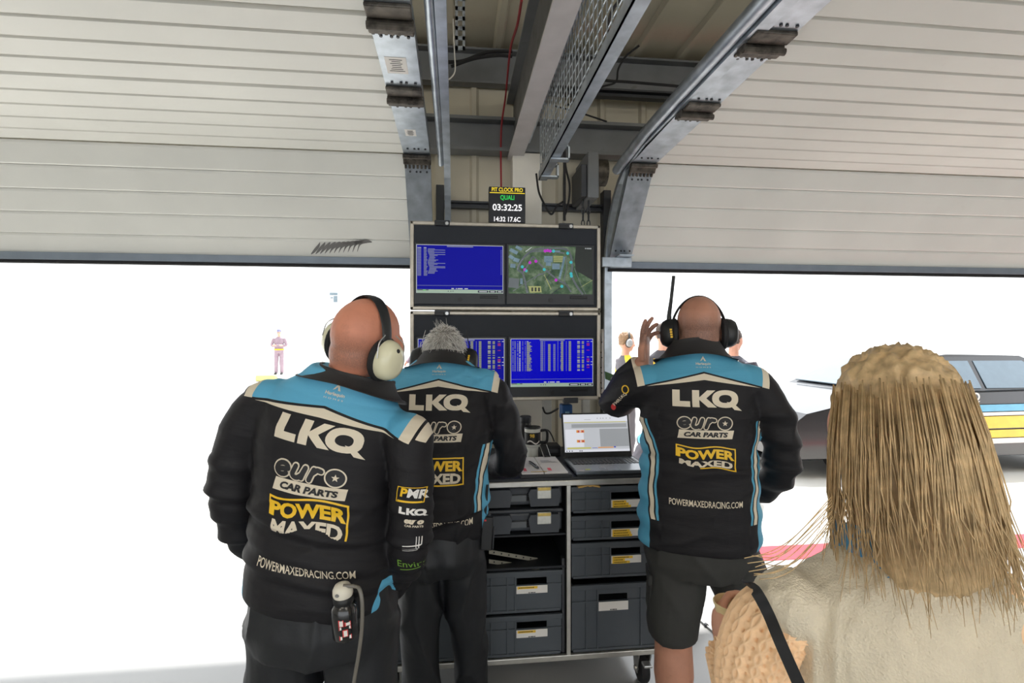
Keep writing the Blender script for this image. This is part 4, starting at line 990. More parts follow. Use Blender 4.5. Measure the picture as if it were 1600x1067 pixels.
def back_print(jk, B, z, deform=None, X0=0.0, k=1.0, fold=None, pmclip=None, E=.010):
    """the sponsor print on a team jacket's back; z: heights of each line"""
    D = dict(B=B, parent=jk, deform=deform)
    def decal(shape, cx, cz, **kw): return DECAL(shape, cx + X0, cz, **kw)
    tri = [(-.010, -.006), (0, .012), (.010, -.006), (.004, -.006), (0, .003), (-.004, -.003)]
    decal(poly2d([[(a * k, b * k) for a, b in tri]]), 0, z['hq'] + .012, m=M_dc, name='sponsor_mark', **D)
    decal(text2d('Harlequin', .011 * k, bold=.02, sx=1.1), 0, z['hq'] - .004, m=M_dc, name='lettering', **D)
    decal(text2d('H O M E S', .004 * k, sx=2.0), 0, z['hq'] - .015, m=M_dc, name='lettering', **D)
    decal(LKQ(.057 * k, E), 0, z['lkq'], m=M_dc, name='lettering', **D)
    cx = -.004
    for wd, m_, of in ((.0185, M_dc, .0012), (.0115, M_dk, .0026)):
        decal(euro2d(k, wd, E), cx, z['euro'], m=m_, name='lettering', off=of, **D)
    oc = (.066 * k, .001 * k)
    decal(poly2d([(ellp(oc[0], oc[1], .0265 * k, .024 * k), ellp(oc[0], oc[1], .0228 * k, .0205 * k))], E), cx, z['euro'], m=M_dc, name='emblem_ring', off=.0034, **D)
    decal(poly2d([ellp(oc[0], oc[1], .0229 * k, .0206 * k)], E), cx, z['euro'], m=M_dk, name='emblem_disc', off=.0032, **D)
    decal(poly2d([star(.010 * k, *oc)]), cx, z['euro'], m=M_dc, name='star', off=.0042, **D)
    pl = [(-.093, -.0145), (.087, -.0145), (.093, .0145), (-.087, .0145)]
    decal(poly2d([[(a * k, b * k) for a, b in pl]], E), 0, z['euro'] - .038 * k, m=M_dc, name='plate', off=.0016, **D)
    decal(text2d('CAR PARTS', .017 * k, bold=.05, sx=1.32, shear=.2, maxe=E), 0, z['euro'] - .038 * k, m=M_dk, name='lettering', off=.003, **D)
    zp = z['pm']; W = dict(warp=fold) if fold else {}
    fr = [(-.098 * k, .047 * k), (.098 * k, .047 * k), (.098 * k, -.052 * k), (-.098 * k, -.052 * k)]
    C = dict(clip=pmclip) if pmclip else {}
    t = .0045
    for seg in ([(-.098, .047), (.098, .047), (.098, .042), (-.098, .042)], [(.0935, .047), (.098, .047), (.098, -.052), (.0935, -.052)], [(-.098, .047), (-.0935, .047), (-.0935, -.0), (-.098, -.0)], [(-.02, -.052), (.098, -.052), (.098, -.047), (-.02, -.047)]):
        decal(poly2d([[(a * k, b * k) for a, b in seg]], E), 0, zp, m=M_dy, name='logo_frame', **D, **W, **C)
    decal(text2d('POWER', .037 * k, bold=.045, sx=1.13, maxe=E), 0, zp + .0175 * k, m=M_dy, name='lettering', **D, **({'warp': (lambda a, b: (fold(a, b + .0175 * k)[0], fold(a, b + .0175 * k)[1] - .0175 * k))} if fold else {}))
    CM = {}
    if pmclip: CM['clip'] = lambda a, b: pmclip(a, b - .026 * k)
    decal(text2d('MAXED', .037 * k, bold=.045, sx=1.08, maxe=E if not pmclip else .0028), 0, zp - .026 * k, m=M_dc, name='lettering', **D, **CM, **({'warp': (lambda a, b: (fold(a, b - .026 * k)[0], fold(a, b - .026 * k)[1] + .026 * k))} if fold else {}))
    if z.get('url'): decal(text2d('POWERMAXEDRACING.COM', .022 * k, bold=.008, sx=.60, maxe=E), 0, z['url'], m=M_dc, name='lettering', **D)

def make_trousers(root, rings, legs, m, voxel=.008, it=6, folds=(.004, (10, 10, 5)), seed=0, name='trousers', deform=None):
    mb = MB(); mb.loft(rings, 32)
    for path, rad in legs: mb.tube(spline(path, 6), [interp([(k, r) for k, r in enumerate(rad)], i / 6) for i in range(6 * (len(path) - 1) + 1)], 20)
    me = remesh(mb, voxel, it); fold_push(me, folds[0], folds[1], seed)
    if deform:
        for v in me.vertices: v.co = deform(v.co)
        me.update()
    return local_obj(name, me, m, root)
def make_body(root, m, head, k, torso, arms, legs, hands=(), feet=(), voxel=.006, neck=None, stub=None):
    mb = MB(); mb.loft(torso, 24)
    for path, rad in list(arms) + list(legs): mb.tube(spline(path, 4), [interp([(q, r) for q, r in enumerate(rad)], i / 4) for i in range(4 * (len(path) - 1) + 1)], 28)
    if neck: mb.tube(*neck)
    if head is not None: add_head(mb, head, k)
    for h in hands: add_hand(mb, **h)
    for f in feet: add_foot(mb, *f)
    me = remesh(mb, voxel, 3)
    if stub and head is not None:
        hi = head.inverted(); at = me.attributes.new('stub', 'FLOAT', 'POINT'); vals = []
        for v in me.vertices:
            q = hi @ v.co / k; f = 0
            if q.z > -.06: f = max(0, min(1, (stub - q.z) / .05)) * max(0, min(1, (q.z + .06) / .02)) * max(0, min(1, (.06 - q.y) / .03))
            vals.append(f)
        at.data.foreach_set('value', vals)
    return local_obj('body', me, m, root)
def make_collar(root, c, a0, b0, a1, b1, zb, zt, db, dt, m, thick=.006, name='collar', deform=None, lean=(0, .01)):
    """standing collar: base and top ellipses, zb/zt heights at the nape, db/dt drop towards the sides"""
    mb = MB(); R = []; seg = 56; prof = [(0, 0), (.06, .3), (.35, .62), (.7, .85), (.96, 1.0), (1.0, .97)]
    for inner in (0, 1):
        for (f, g) in (prof if not inner else prof[::-1]):
            a = lerp(a0, a1, g) - thick * inner; b = lerp(b0, b1, g) - thick * inner; row = []
            for q in range(seg):
                t = 2 * PI * q / seg; ct = abs(math.cos(t)) ** 1.6; fr = max(0, math.sin(t))
                z = lerp(zb - db * ct - .05 * fr, zt - dt * ct - .05 * fr, f)
                row.append(mb.bm.verts.new((c[0] + lean[0] * f + a * math.cos(t), c[1] + lean[1] * f + b * math.sin(t), z)))
            R.append(row)
    for A, Bq in zip(R, R[1:] + R[:1]):
        for q in range(seg): mb.bm.faces.new((A[q], A[(q + 1) % seg], Bq[(q + 1) % seg], Bq[q]))
    me = mesh_of(mb)
    if deform:
        for v in me.vertices: v.co = deform(v.co)
    return local_obj(name, me, m, root)

def headset(W, label, cup_m, k=1.0, band_w=.017, ant=None, big=1.0, band_tilt=0.0, mark=None, cupdx=.103, wire=True, band_h=.135, cupdy=0.0):
    """ear defenders on a head whose world matrix is W"""
    o = thing('headset', label, 'headset', tuple(W.translation))
    T = lambda x, y, z: W @ Vector((x * k, y * k, z * k)); R3 = W.to_3x3().normalized()
    cb = math.cos(band_tilt); sb = math.sin(band_tilt)
    arc = [T((.0815 + (cupdx * .93 - .0815) * (1 - math.sin(t)) ** 1.5) * math.cos(t), -.006 + cupdy * (1 - math.sin(t)) - sb * band_h * math.sin(t), .03 + (band_h - .03) * math.sin(t) * cb) for t in [PI * (.0 + q / 24) for q in range(25)]]
    mb = MB(); rings = []
    yv = (R3 @ Vector((0, 1, 0)))
    for i, p in enumerate(arc):
        t = (arc[min(i + 1, 24)] - arc[max(i - 1, 0)]).normalized(); n_ = t.cross(yv).normalized()
        bw = band_w * (1 - .25 * abs(i - 12) / 12) * k
        rings.append([mb.bm.verts.new(p + yv * bw * math.cos(a) + n_ * .0045 * k * math.sin(a)) for a in [2 * PI * q / 12 for q in range(12)]])
    for A, Bq in zip(rings, rings[1:]):
        for q in range(12): mb.bm.faces.new((A[q], A[(q + 1) % 12], Bq[(q + 1) % 12], Bq[q]))
    mb.bm.faces.new(rings[0][::-1]); mb.bm.faces.new(rings[-1]); mb.build('headband', M_band, o, True)
    for s in (-1, 1):
        c = MB(); t = Matrix.Translation(T(s * (cupdx + .004), cupdy, -.012)) @ R3.to_4x4()
        prof = [(0.0, .033), (.5, .031), (.8, .024), (.96, .010), (1.0, -.004), (.98, -.012)]
        rr = []
        for f, xo in prof:
            rr.append([c.bm.verts.new(t @ Vector((s * xo * k * big, .041 * f * k * big * math.cos(a), .052 * f * k * big * math.sin(a) * (1 + .06 * math.sin(a))))) for a in [2 * PI * q / 28 for q in range(28)]])
        for A, Bq in zip(rr[1:], rr[2:]):
            for q in range(28): c.bm.faces.new((A[q], A[(q + 1) % 28], Bq[(q + 1) % 28], Bq[q]))
        c.bm.faces.new(rr[1]); c.bm.faces.new(rr[-1])
        bmesh.ops.delete(c.bm, geom=[v for v in rr[0]], context='VERTS')
        cup = c.build('ear_cup', cup_m, o, True)
        MB().tube([t @ Vector((s * -.018 * k, .036 * k * big * math.cos(a), .046 * k * big * math.sin(a))) for a in [2 * PI * q / 24 for q in range(24)]], .0125 * k, 8, closed=True).build('cushion', M_rubber, cup, True)
        if wire:
            pv = t @ Vector((s * .026 * k * big, 0, .034 * k * big)); b0 = T(s * cupdx * .95, cupdy - .02, .055); b1 = T(s * cupdx * .95, cupdy + .016, .055)
            for bq, dy in ((b0, -.044), (b1, .044)):
                MB().tube(spline([bq, T(s * (cupdx + .004), cupdy + dy * .95, .035), t @ Vector((s * .006 * k, dy * .98 * k * big, .01))], 5), .0016 * k, 6).build('wire_arm', M_chrome, o, True)
            MB().ell(pv, (.006 * k, .006 * k, .006 * k), None, 10).build('pivot', M_black, cup, True)
        if ant and s in ant:
            for (dy, L, r_) in ant[s]:
                b0 = T(s * (cupdx + .004), cupdy + dy, .03); MB().tube([b0, b0 + R3 @ Vector((0, 0, .03)), b0 + R3 @ Vector((-.008 * s, 0, L * .5)), b0 + R3 @ Vector((-.018 * s, 0, L))], [r_ * 1.3, r_, r_ * .8, r_ * .8], 8).build('antenna', M_black if r_ > .0015 else M_card, o, True)
        if mark and s in mark:
            p = t @ Vector((s * .0 * k, -.0415 * k * big, -.004)); mq = MB(); xv = R3 @ Vector((1, 0, 0)); zv = R3 @ Vector((0, 0, 1)); nv = R3 @ Vector((0, -1, 0))
            for q in range(4): mq.box(p + nv * .001 + zv * (.018 - q * .009) * k - xv * .001 * q * s, (.008 * k, .004, .0065 * k), R3)
            mq.build('brand_mark', M_dy, cup)
    return o
M_band = mat('headband_leatherette', (34, 36, 38), .45)
M_skin1 = skin_mat('ruddy_skin', (212, 140, 112), (120, 92, 80)); M_skin2 = skin_mat('pink_skin', (222, 168, 146)); M_skin3 = skin_mat('tanned_skin', (190, 136, 112), (92, 74, 68)); M_skin4 = skin_mat('fair_skin', (218, 160, 132))
M_jk = mat('black_jacket_cloth', (34, 33, 36), .55, bump=.2, bscale=20)
M_collar = mat('black_collar_cloth', (38, 37, 38), .65, bump=.1, bscale=300)
M_trs = mat('black_trouser_cloth', (27, 29, 33), .5, var=.08, bump=.25, bscale=14)
M_shorts = mat('charcoal_shorts_cloth', (50, 50, 48), .7, var=.06, bump=.2, bscale=18)
def person(label, px, d, yaw=0.0):
    b = P(px, 528, d); b.z = 0
    o = thing('person', label, 'person', tuple(b), -YAW + yaw)
    return o, WM[o.name]
def LOC(W, px, py, d): return W.inverted() @ P(px, py, d)
def headM(c, right=(1, 0, 0), pitch=0.0):
    """head matrix at c; right = interaural axis, pitch<0 looks down"""
    x = Vector(right).normalized(); z = (UP - x * x.z).normalized(); y = z.cross(x)
    M = Matrix((x, y, z)).transposed().to_4x4(); M = M @ Matrix.Rotation(pitch, 4, 'X'); M.translation = c; return M
# ------------------------------------------------------------------ right crew member (hand raised to headset)
r3, W3 = person('bald crew member in shorts and team jacket, hand raised to his headset', 1091, 1.88, -.17)
H3 = headM(LOC(W3, 1091, 517, 1.90), (1, 0, 0), -.06)
el = LOC(W3, 962, 630, 2.08); wl = LOC(W3, 1006, 566, 1.95); wr = Vector((.24, .235, .97))
la = [Vector((-.175, 0, 1.425)), Vector((-.175, 0, 1.425)).lerp(el, .5) + Vector((-.02, -.02, .01)), el, el.lerp(wl, .55) + Vector((-.01, 0, 0)), wl.lerp(el, .06)]
ra = [(.18, 0, 1.425), (.262, -.01, 1.30), (.292, .03, 1.14), (.28, .13, 1.04), (.25, .22, .98)]
hd = LOC(W3, 1008, 512, 1.95) - wl
lk = [LOC(W3, 1058, 900, 1.88), LOC(W3, 1052, 960, 1.87), LOC(W3, 1052, 993, 1.87)]
b3 = make_body(r3, M_skin3, H3, .98, [(0, 0, .8, .15, .11), (0, 0, 1.0, .16, .11), (0, 0, 1.3, .165, .1), (0, 0, 1.46, .1, .07)],
    [(la[:4] + [wl], [.045, .045, .042, .038, .03]), ([(.16, 0, 1.41), (.268, -.01, 1.30), (.30, .03, 1.14), (.285, .13, 1.04), wr], [.045, .045, .042, .036, .028])],
    [([(-.1, 0, .86), lk[1], lk[2] + Vector((0, 0, -.03)), lk[2] + Vector((0, -.012, -.13)), lk[2] + Vector((0, 0, -.29)), Vector((lk[2].x, 0, .08))], [.08, .072, .066, .07, .05, .04]), ([(.1, 0, .86), (.18, .04, .62), (.225, .06, .46), (.25, .05, .36), (.28, .06, .2), (.29, .06, .08)], [.08, .072, .062, .068, .05, .04])],
    hands=[dict(w=wl, d=hd, nrm=(.85, -.35, 0), side=-1, curl=(.12, .22, .34, .5), k=1.06, thumb=.3, spread=.14), dict(w=wr, d=(-.2, .7, -.5), nrm=(-.6, 0, -.6), side=1, curl=(.4, .45, .5, .55))],
    feet=[((lk[2].x, 0, .09), 0.0, 1.0), ((.29, .06, .09), .3, 1.0)], voxel=.0045, neck=([(0, 0, 1.42), (-.01, .0, 1.5), (-.018, .012, 1.6)], [.075, .066, .06], 18), stub=.06)
add_eyes(r3, H3, .98)
JM3 = jacket_mat('team_jacket_cloth_c', 1.483, .184, 1.31, blue=(88, 164, 196))
rings3 = [(0, .0, .852, .205, .15), (0, 0, .87, .214, .156), (0, 0, .95, .212, .156), (0, 0, 1.04, .21, .152), (0, 0, 1.12, .206, .15), (0, 0, 1.2, .203, .145), (0, 0, 1.28, .205, .14), (0, 0, 1.36, .208, .134), (0, .0, 1.43, .205, .122), (0, 0, 1.475, .19, .105), (0, .0, 1.51, .15, .092), (0, .0, 1.545, .1, .085), (-.008, .0, 1.565, .09, .08)]
def ex3(c):     # soft waist crease and small ridges down the sides
    a = -.006 * math.exp(-((c.z - 1.165 + .05 * c.x) / .012) ** 2) + .005 * math.exp(-((c.z - 1.14) / .02) ** 2)
    if abs(c.x) > .15 and c.z < 1.35: a += .004 * math.sin(c.z * 70 + c.x * 9)
    return a
j3, B3 = make_jacket(r3, rings3, [(la, [.082, .07, .066, .056, .05]), (ra, [.082, .068, .062, .054, .046])], JM3, seed=3, extra=ex3)
make_collar(r3, (-.01, .0), .150, .128, .086, .085, 1.547, 1.603, .026, .014, M_collar)
back_print(j3, B3, dict(hq=1.513, lkq=1.392, euro=1.309, pm=1.189, url=1.037), fold=lambda a, b: (a, b * (.86 if b > -.012 else .62) + .004 * math.sin(a * 45) - .05 * a * (1 if b < -.02 else .4)))
make_trousers(r3, [(0, 0, .93, .185, .135), (0, 0, .86, .195, .145), (0, 0, .8, .192, .142), (0, .0, .75, .175, .13)],
    [([Vector((-.095, 0, .84)), lk[0], lk[1], lk[2]], [.105, .102, .092, .084]), ([(.095, 0, .84), (.15, .02, .70), (.19, .045, .58), (.215, .055, .49)], [.105, .102, .094, .088])], M_shorts, name='shorts', seed=4)
pk = MB()
pk.box((lk[1].x - .080, .0, .655), (.018, .11, .13), Matrix.Rotation(.04, 3, 'Y'), .006); pk.box((lk[1].x - .080, .0, .72), (.024, .115, .04), None, .006)
local_obj('cargo_pocket', mesh_of(pk), M_shorts, r3)
for a, y in (((lk[2].x, 0, .09), 0), ((.29, .06, .09), .3)):
    s = MB(); add_foot(s, a, y, 1.0, .008); local_obj('shoe', remesh(s, .006, 3), M_black, r3)
headset(W3 @ H3, 'black radio headset with one thick aerial on the man with raised hand', M_black, .98, .018, {-1: [(-.0, .178, .0085)]}, 1.06, mark=(-1,), cupdx=.102, wire=False, band_h=.130)
# sleeve print
decal(poly2d([(ellp(0, 0, .013, .016), ellp(0, 0, .009, .012))]), la[1].x - .01, la[1].z + .02, B3, M_dy, j3, 'sleeve_badge')
decal(poly2d([ellp(0, 0, .009, .013)]), el.x - .012, el.z + .0, B3, M_dr, j3, 'sleeve_badge')
decal(text2d('LKQ', .012, bold=.03, sx=1.2), la[1].lerp(el, .45).x, la[1].lerp(el, .45).z + .02, B3, M_dc, j3, 'lettering', rot=.8)
decal(text2d('PMR', .012, bold=.03, sx=1.2), la[1].lerp(el, .75).x - .01, la[1].lerp(el, .75).z + .01, B3, M_dc, j3, 'lettering', rot=.9)

# ------------------------------------------------------------------ middle crew member bending over the worktop
r2, W2 = person('grey-haired crew member leaning over the worktop in team jacket and black trousers', 688, 1.98, .03)
H2 = headM(LOC(W2, 694, 562, 2.08), (1, 0, -.02), -.38)
ra = [(.172, .05, 1.40), (.243, .06, 1.28), (.272, .08, 1.12), (.25, .19, 1.065), (.2, .30, 1.04)]
la = [(-.175, .05, 1.40), (-.258, .06, 1.28), (-.30, .08, 1.12), (-.26, .19, 1.065), (-.2, .30, 1.04)]
inn = lambda A, f=1.0: [(x * .98, y, z - .005) for x, y, z in A]
b2 = make_body(r2, M_skin2, H2, .93, [(0, -.02, .8, .13, .1), (0, 0, 1.0, .15, .1), (0, .03, 1.3, .155, .095), (0, .05, 1.44, .1, .07)],
    [(inn(la), [.045, .045, .04, .036, .028]), (inn(ra), [.045, .045, .04, .036, .028])],
    [([(-.09, -.02, .86), (-.08, -.03, .5), (-.07, 0, .08)], [.075, .055, .038]), ([(.09, -.02, .86), (.105, .03, .5), (.13, .12, .08)], [.075, .055, .038])],
    hands=[dict(w=Vector((-.19, .315, 1.032)), d=(.3, .8, -.1), nrm=(0, .1, -1), side=1, curl=(.25, .25, .3, .35)), dict(w=Vector((.19, .315, 1.032)), d=(-.3, .8, -.1), nrm=(0, .1, -1), side=-1, curl=(.25, .25, .3, .35))],
    feet=[((-.07, 0, .09), 0, 1), ((.13, .12, .09), .9, 1)], voxel=.006, neck=([(0, .04, 1.4), (.0, .06, 1.5), (.005, .09, 1.57)], [.075, .064, .06], 18))
add_eyes(r2, H2, .93)
JM2 = jacket_mat('team_jacket_cloth_b', 1.447, .168, 1.2, blue=(96, 172, 206))
rings2 = [(0, -.02, .845, .15, .12), (0, -.015, .86, .165, .135), (0, -.01, .95, .182, .14), (0, 0, 1.05, .19, .138), (0, .01, 1.15, .194, .137), (0, .02, 1.25, .198, .134), (0, .03, 1.34, .2, .128), (0, .042, 1.41, .198, .118), (0, .05, 1.45, .175, .1), (0, .055, 1.485, .135, .088), (0, .06, 1.515, .095, .08)]
def ex2(c):
    a = .007 * math.exp(-((c.z - .945 - .2 * max(0, c.x)) / .018) ** 2) - .008 * math.exp(-((c.z - .912 - .25 * max(0, c.x)) / .012) ** 2)
    if c.x > .07 and c.z < 1.45: a += .0045 * math.sin(c.x * 75 - c.z * 26)
    return a
j2, B2 = make_jacket(r2, rings2, [(la, [.08, .066, .06, .054, .046]), (ra, [.08, .066, .062, .054, .046])], JM2, seed=9, extra=ex2)
make_collar(r2, (0, .055), .150, .128, .08, .082, 1.51, 1.558, .026, .012, M_collar, lean=(.003, .022))
back_print(j2, B2, dict(hq=1.477, lkq=1.362, euro=1.272, pm=1.118, url=None), k=1.0)
decal(text2d('POWERMAXEDRACING.COM', .022, bold=.008, sx=.60, maxe=.003), .01, .932, B2, M_dc, j2, 'lettering', clip=lambda a, b: b < -.002 + .01 * math.sin(a * 40))
make_trousers(r2, [(0, -.02, .90, .16, .13), (0, -.02, .85, .168, .14), (0, -.02, .78, .165, .145), (0, -.01, .72, .15, .12)],
    [([(-.08, -.02, .82), (-.078, -.03, .66), (-.075, -.03, .45), (-.068, -.01, .2), (-.068, 0, .03)], [.092, .09, .076, .07, .072]), ([(.078, -.02, .82), (.088, .0, .66), (.105, .03, .45), (.12, .09, .2), (.128, .11, .03)], [.092, .088, .074, .066, .068])], M_trs, seed=12, folds=(.009, (9, 9, 4)))
for a, y in (((-.07, 0, .09), 0), ((.13, .12, .09), .9)):
    s = MB(); add_foot(s, a, y, 1.0, .008); local_obj('shoe', remesh(s, .006, 3), M_black, r2)
def strands(M, k, n, seed, r, length, zmin, up, mater, root, ymax=.07, wild=.25, dirf=None):
    rnd = random.Random(seed); mb = MB()
    for i in range(n):
        th = rnd.uniform(0, 2 * PI); ph = math.acos(rnd.uniform(-.45, 1)); v = Vector((math.sin(ph) * math.cos(th), math.sin(ph) * math.sin(th), math.cos(ph)))
        p = Vector((v.x * .079, -.012 + v.y * .099, .036 + v.z * .095)) * k
        if p.z < zmin or p.y > ymax: continue
        nn = Vector((v.x / .079, v.y / .099, v.z / .095)).normalized(); flow = Vector((0, .6, -.75)) + Vector((rnd.uniform(-.5, .5), rnd.uniform(-.5, .5), rnd.uniform(-.3, .3)))
        if p.z > .09: flow = Vector((rnd.uniform(-.6, .6), .7, up))
        if dirf: flow = dirf(p, rnd)
        flow = (flow - nn * flow.dot(nn)).normalized(); L = length * rnd.uniform(.6, 1.25)
        pts = [p, p + nn * .006 + flow * L * .35, p + nn * (.008 + wild * .02 * rnd.random()) + flow * L * .7, p + nn * (.004 + wild * .04 * rnd.random()) + flow * L]
        mb.tube([M @ q for q in pts], [r, r, r * .8, r * .2], 3)
    return local_obj('hair', mesh_of(mb), mater, root)
M_hair2 = mat('grey_hair', (226, 223, 217), .5, var=.2, scale=40)
cap = MB(); Rk = H2.to_3x3(); cap.ell(H2 @ Vector((0, -.016, .042)), (.074, .092, .086), Rk, 40); cap.ell(H2 @ Vector((0, -.04, -.0)), (.067, .065, .064), Rk, 30)
cm = remesh(cap, .005, 2); hi = H2.inverted(); bmq = bmesh.new(); bmq.from_mesh(cm)
bmesh.ops.delete(bmq, geom=[v for v in bmq.verts if (hi @ v.co).y > .072 or (hi @ v.co).z < .004], context='VERTS'); bmq.to_mesh(cm); bmq.free()
fold_push(cm, .004, (70, 70, 40), 3); local_obj('hair_base', cm, mat('grey_hair_roots', (150, 145, 138), .6, var=.3, scale=60), r2)
strands(H2, .935, 1900, 4, .0011, .042, -.004, .15, M_hair2, r2, wild=.3)
tf = MB(); rnd = random.Random(8)
for i in range(26):
    b_ = H2 @ Vector((rnd.uniform(-.03, .01), -.02 + rnd.uniform(-.03, .03), .116)); tf.tube([b_, b_ + Vector((rnd.uniform(-.012, .004), 0, .015)), b_ + Vector((rnd.uniform(-.03, .01), 0, .03 + rnd.uniform(0, .015)))], [.0012, .001, .0003], 3)
local_obj('hair_tuft', mesh_of(tf), M_hair2, r2)
headset(W2 @ H2, 'black radio headset with thin aerials on the grey-haired man', M_black, .93, .016, {1: [(.0, .105, .0022), (-.018, .1, .0018)], -1: [(0, .1, .0013)]}, 1.2, band_tilt=.0, mark=(1,), cupdx=.106, wire=False)
# radio on his hip
p = LOC(W2, 761, 832, 1.93)
ra_ = thing('walkie_talkie', 'black two-way radio hanging on the hip of the leaning man', 'radio', tuple(W2 @ p))
for nm, c, s, mm in (('body', (0, 0, 0), (.042, .03, .125), M_black), ('keypad_face', (.024, 0, -.02), (.006, .026, .08), M_darksteel), ('channel_knob', (.008, 0, .067), (.012, .012, .012), M_darksteel)):
    q = MB(); q.box(W2 @ (p + Vector(c)), s, Matrix.Rotation(-YAW, 3, 'Z') @ Matrix.Rotation(.06, 3, 'Y'), .004); q.build(nm, mm, ra_)
MB().tube([W2 @ (p + Vector((-.01, 0, .06))), W2 @ (p + Vector((-.004, 0, .12))), W2 @ (p + Vector((.002, 0, .18)))], [.007, .006, .005], 10).build('antenna', M_black, ra_, True)
MB().box(W2 @ (p + Vector((-.006, -.017, .052))), (.008, .004, .006)).build('status_light', M_dr, ra_)

# ------------------------------------------------------------------ left crew member (bald, cream ear defenders)
r1, W1 = person('bald crew member with cream ear defenders standing nearest at the left', 505, 1.40, -.05)
LEAN = [(.80, -.006), (.95, -.002), (1.033, .004), (1.149, .010), (1.263, .014), (1.36, .026), (1.465, .06), (1.56, .10)]
SHR = [(.80, .05), (.95, .12), (1.03, .15), (1.15, .15), (1.26, .19), (1.36, .235), (1.46, .25), (1.6, .25)]
def df1(c):
    return Vector((c.x + interp(LEAN, c.z), c.y, c.z - interp(SHR, c.z) * max(-.30, min(.30, c.x))))
def inv1(c):
    z = c.z; x = c.x
    for _ in range(12): x = c.x - interp(LEAN, z); z = c.z + interp(SHR, z) * max(-.30, min(.30, x))
    return Vector((x, c.y, z))
H1 = headM(LOC(W1, 573, 541, 1.385), W1.to_3x3().inverted() @ (RT * .79 - FW * .54 - UP * .25), -.05)
ra = [Vector((.17, 0, 1.37))] + [inv1(LOC(W1, *q)) for q in ((640, 690, 1.33), (643, 765, 1.32), (641, 830, 1.33), (632, 880, 1.40), (612, 922, 1.50))]
la = [(-.175, 0, 1.37), (-.24, -.01, 1.26), (-.262, .0, 1.12), (-.25, .06, 1.0), (-.21, .14, .94)]
D3 = lambda L: [df1(Vector(p)) for p in L]
b1 = make_body(r1, M_skin1, H1, 1.0, [(*df1(Vector((0, 0, .8)))[:2], .8, .16, .12), (*df1(Vector((0, 0, 1.0)))[:2], 1.0, .16, .12), (*df1(Vector((0, 0, 1.25)))[:2], 1.25, .16, .11), (.05, 0, 1.42, .1, .08)],
    [(D3(ra), [.045, .045, .042, .04, .034, .028]), (D3(la), [.045, .045, .042, .036, .028])],
    [([(-.1, 0, .86), (-.1, 0, .5), (-.11, 0, .08)], [.085, .06, .04]), ([(.1, 0, .86), (.12, 0, .5), (.12, .02, .08)], [.085, .06, .04])],
    hands=[dict(w=df1(Vector(ra[-1])), d=(-.5, .8, -.1), nrm=(-1, -.2, 0), side=1, curl=(.8, .8, .8, .8)), dict(w=df1(Vector(la[-1])), d=(.3, .8, -.3), nrm=(.8, -.1, -.3), side=-1)],
    feet=[((-.11, 0, .09), -.2, 1), ((.12, .02, .09), .2, 1)], voxel=.005, neck=([(.045, .03, 1.38), LOC(W1, 553, 588, 1.415), LOC(W1, 565, 553, 1.40)], [.06, .074, .07], 20), stub=.045)
add_eyes(r1, H1)
JM1 = jacket_mat('team_jacket_cloth_a', 1.428, .158, 1.0, scz=2.0, blue=(96, 174, 210), band=.03, slope=.15, band2=True)
rings1 = [(0, 0, .905, .19, .155), (0, 0, .92, .198, .16), (0, 0, 1.0, .197, .162), (0, 0, 1.1, .193, .158), (0, 0, 1.2, .19, .15), (0, 0, 1.28, .193, .142), (0, 0, 1.35, .195, .13), (0, 0, 1.40, .19, .115), (0, 0, 1.44, .165, .1), (0, 0, 1.48, .12, .09), (0, 0, 1.51, .1, .085)]
def ex1(c):
    a = 0
    for zz, am in ((1.118, .007), (1.04, .0035), (.985, .005), (1.20, .0025)):
        s_ = .012; dz = c.z - zz - .05 * math.sin(c.x * 7 + zz * 9) * .35
        a += am * (math.exp(-((dz - .014) / s_) ** 2) - math.exp(-((dz + .010) / s_) ** 2))
    for zz in (1.245, 1.315, 1.40, 1.445): a -= .0016 * math.exp(-((c.z - zz - .02 * c.x) / .004) ** 2)
    return a
j1, B1 = make_jacket(r1, rings1, [(la, [.078, .064, .062, .056, .05]), (ra, [.078, .060, .056, .056, .05, .036])], JM1, seed=21, extra=ex1, deform=df1, voxel=.006, folds=(.003, (4, 4, 14)))
nc = LOC(W1, 556, 590, 1.40)
make_collar(r1, (nc.x, nc.y), .150, .130, .1, .1, 1.492, 1.520, .02, .004, M_collar, deform=lambda c: Vector((c.x + (c.z - 1.5) * .3, c.y, c.z - .26 * (c.x - nc.x) - .008)))
back_print(j1, B1, dict(hq=1.463, lkq=1.362, euro=1.268, pm=1.160, url=1.035), deform=df1, X0=.012, fold=lambda a, b: (a, b + .006 * math.sin(a * 30 + .6)), pmclip=lambda a, b: b < -.033 + .012 * math.sin(a * 35 + 1), E=.008)
# sleeve print on the right arm
K = dict(B=B1, parent=j1, deform=df1)
SX = ra[2].x + .012
decal(poly2d([frame2d([(-.034, .018), (.034, .024), (.030, -.020), (-.038, -.026)], .002)], .01), SX, 1.262, m=M_dy, name='logo_frame', **K)
decal(text2d('P', .026, bold=.04, shear=.15), SX - .018, 1.265, m=M_dy, name='lettering', **K); decal(text2d('MR', .026, bold=.04, shear=.15), SX + .014, 1.266, m=M_dw, name='lettering', **K)
decal(poly2d([[(-.03, -.002), (.03, .002), (.03, .006), (-.03, .002)]], .01), SX - .004, 1.240, m=M_dy, name='logo_line', **K)
decal(LKQ(.017, .01), SX + .004, 1.217, m=M_dw, name='lettering', **K)
decal(text2d('euro', .014, bold=.08, sx=1.1, shear=.25), SX + .008, 1.187, m=M_dc, name='lettering', **K); decal(text2d('CAR PARTS', .006, bold=.03, sx=1.1), SX + .008, 1.175, m=M_dc, name='lettering', **K)
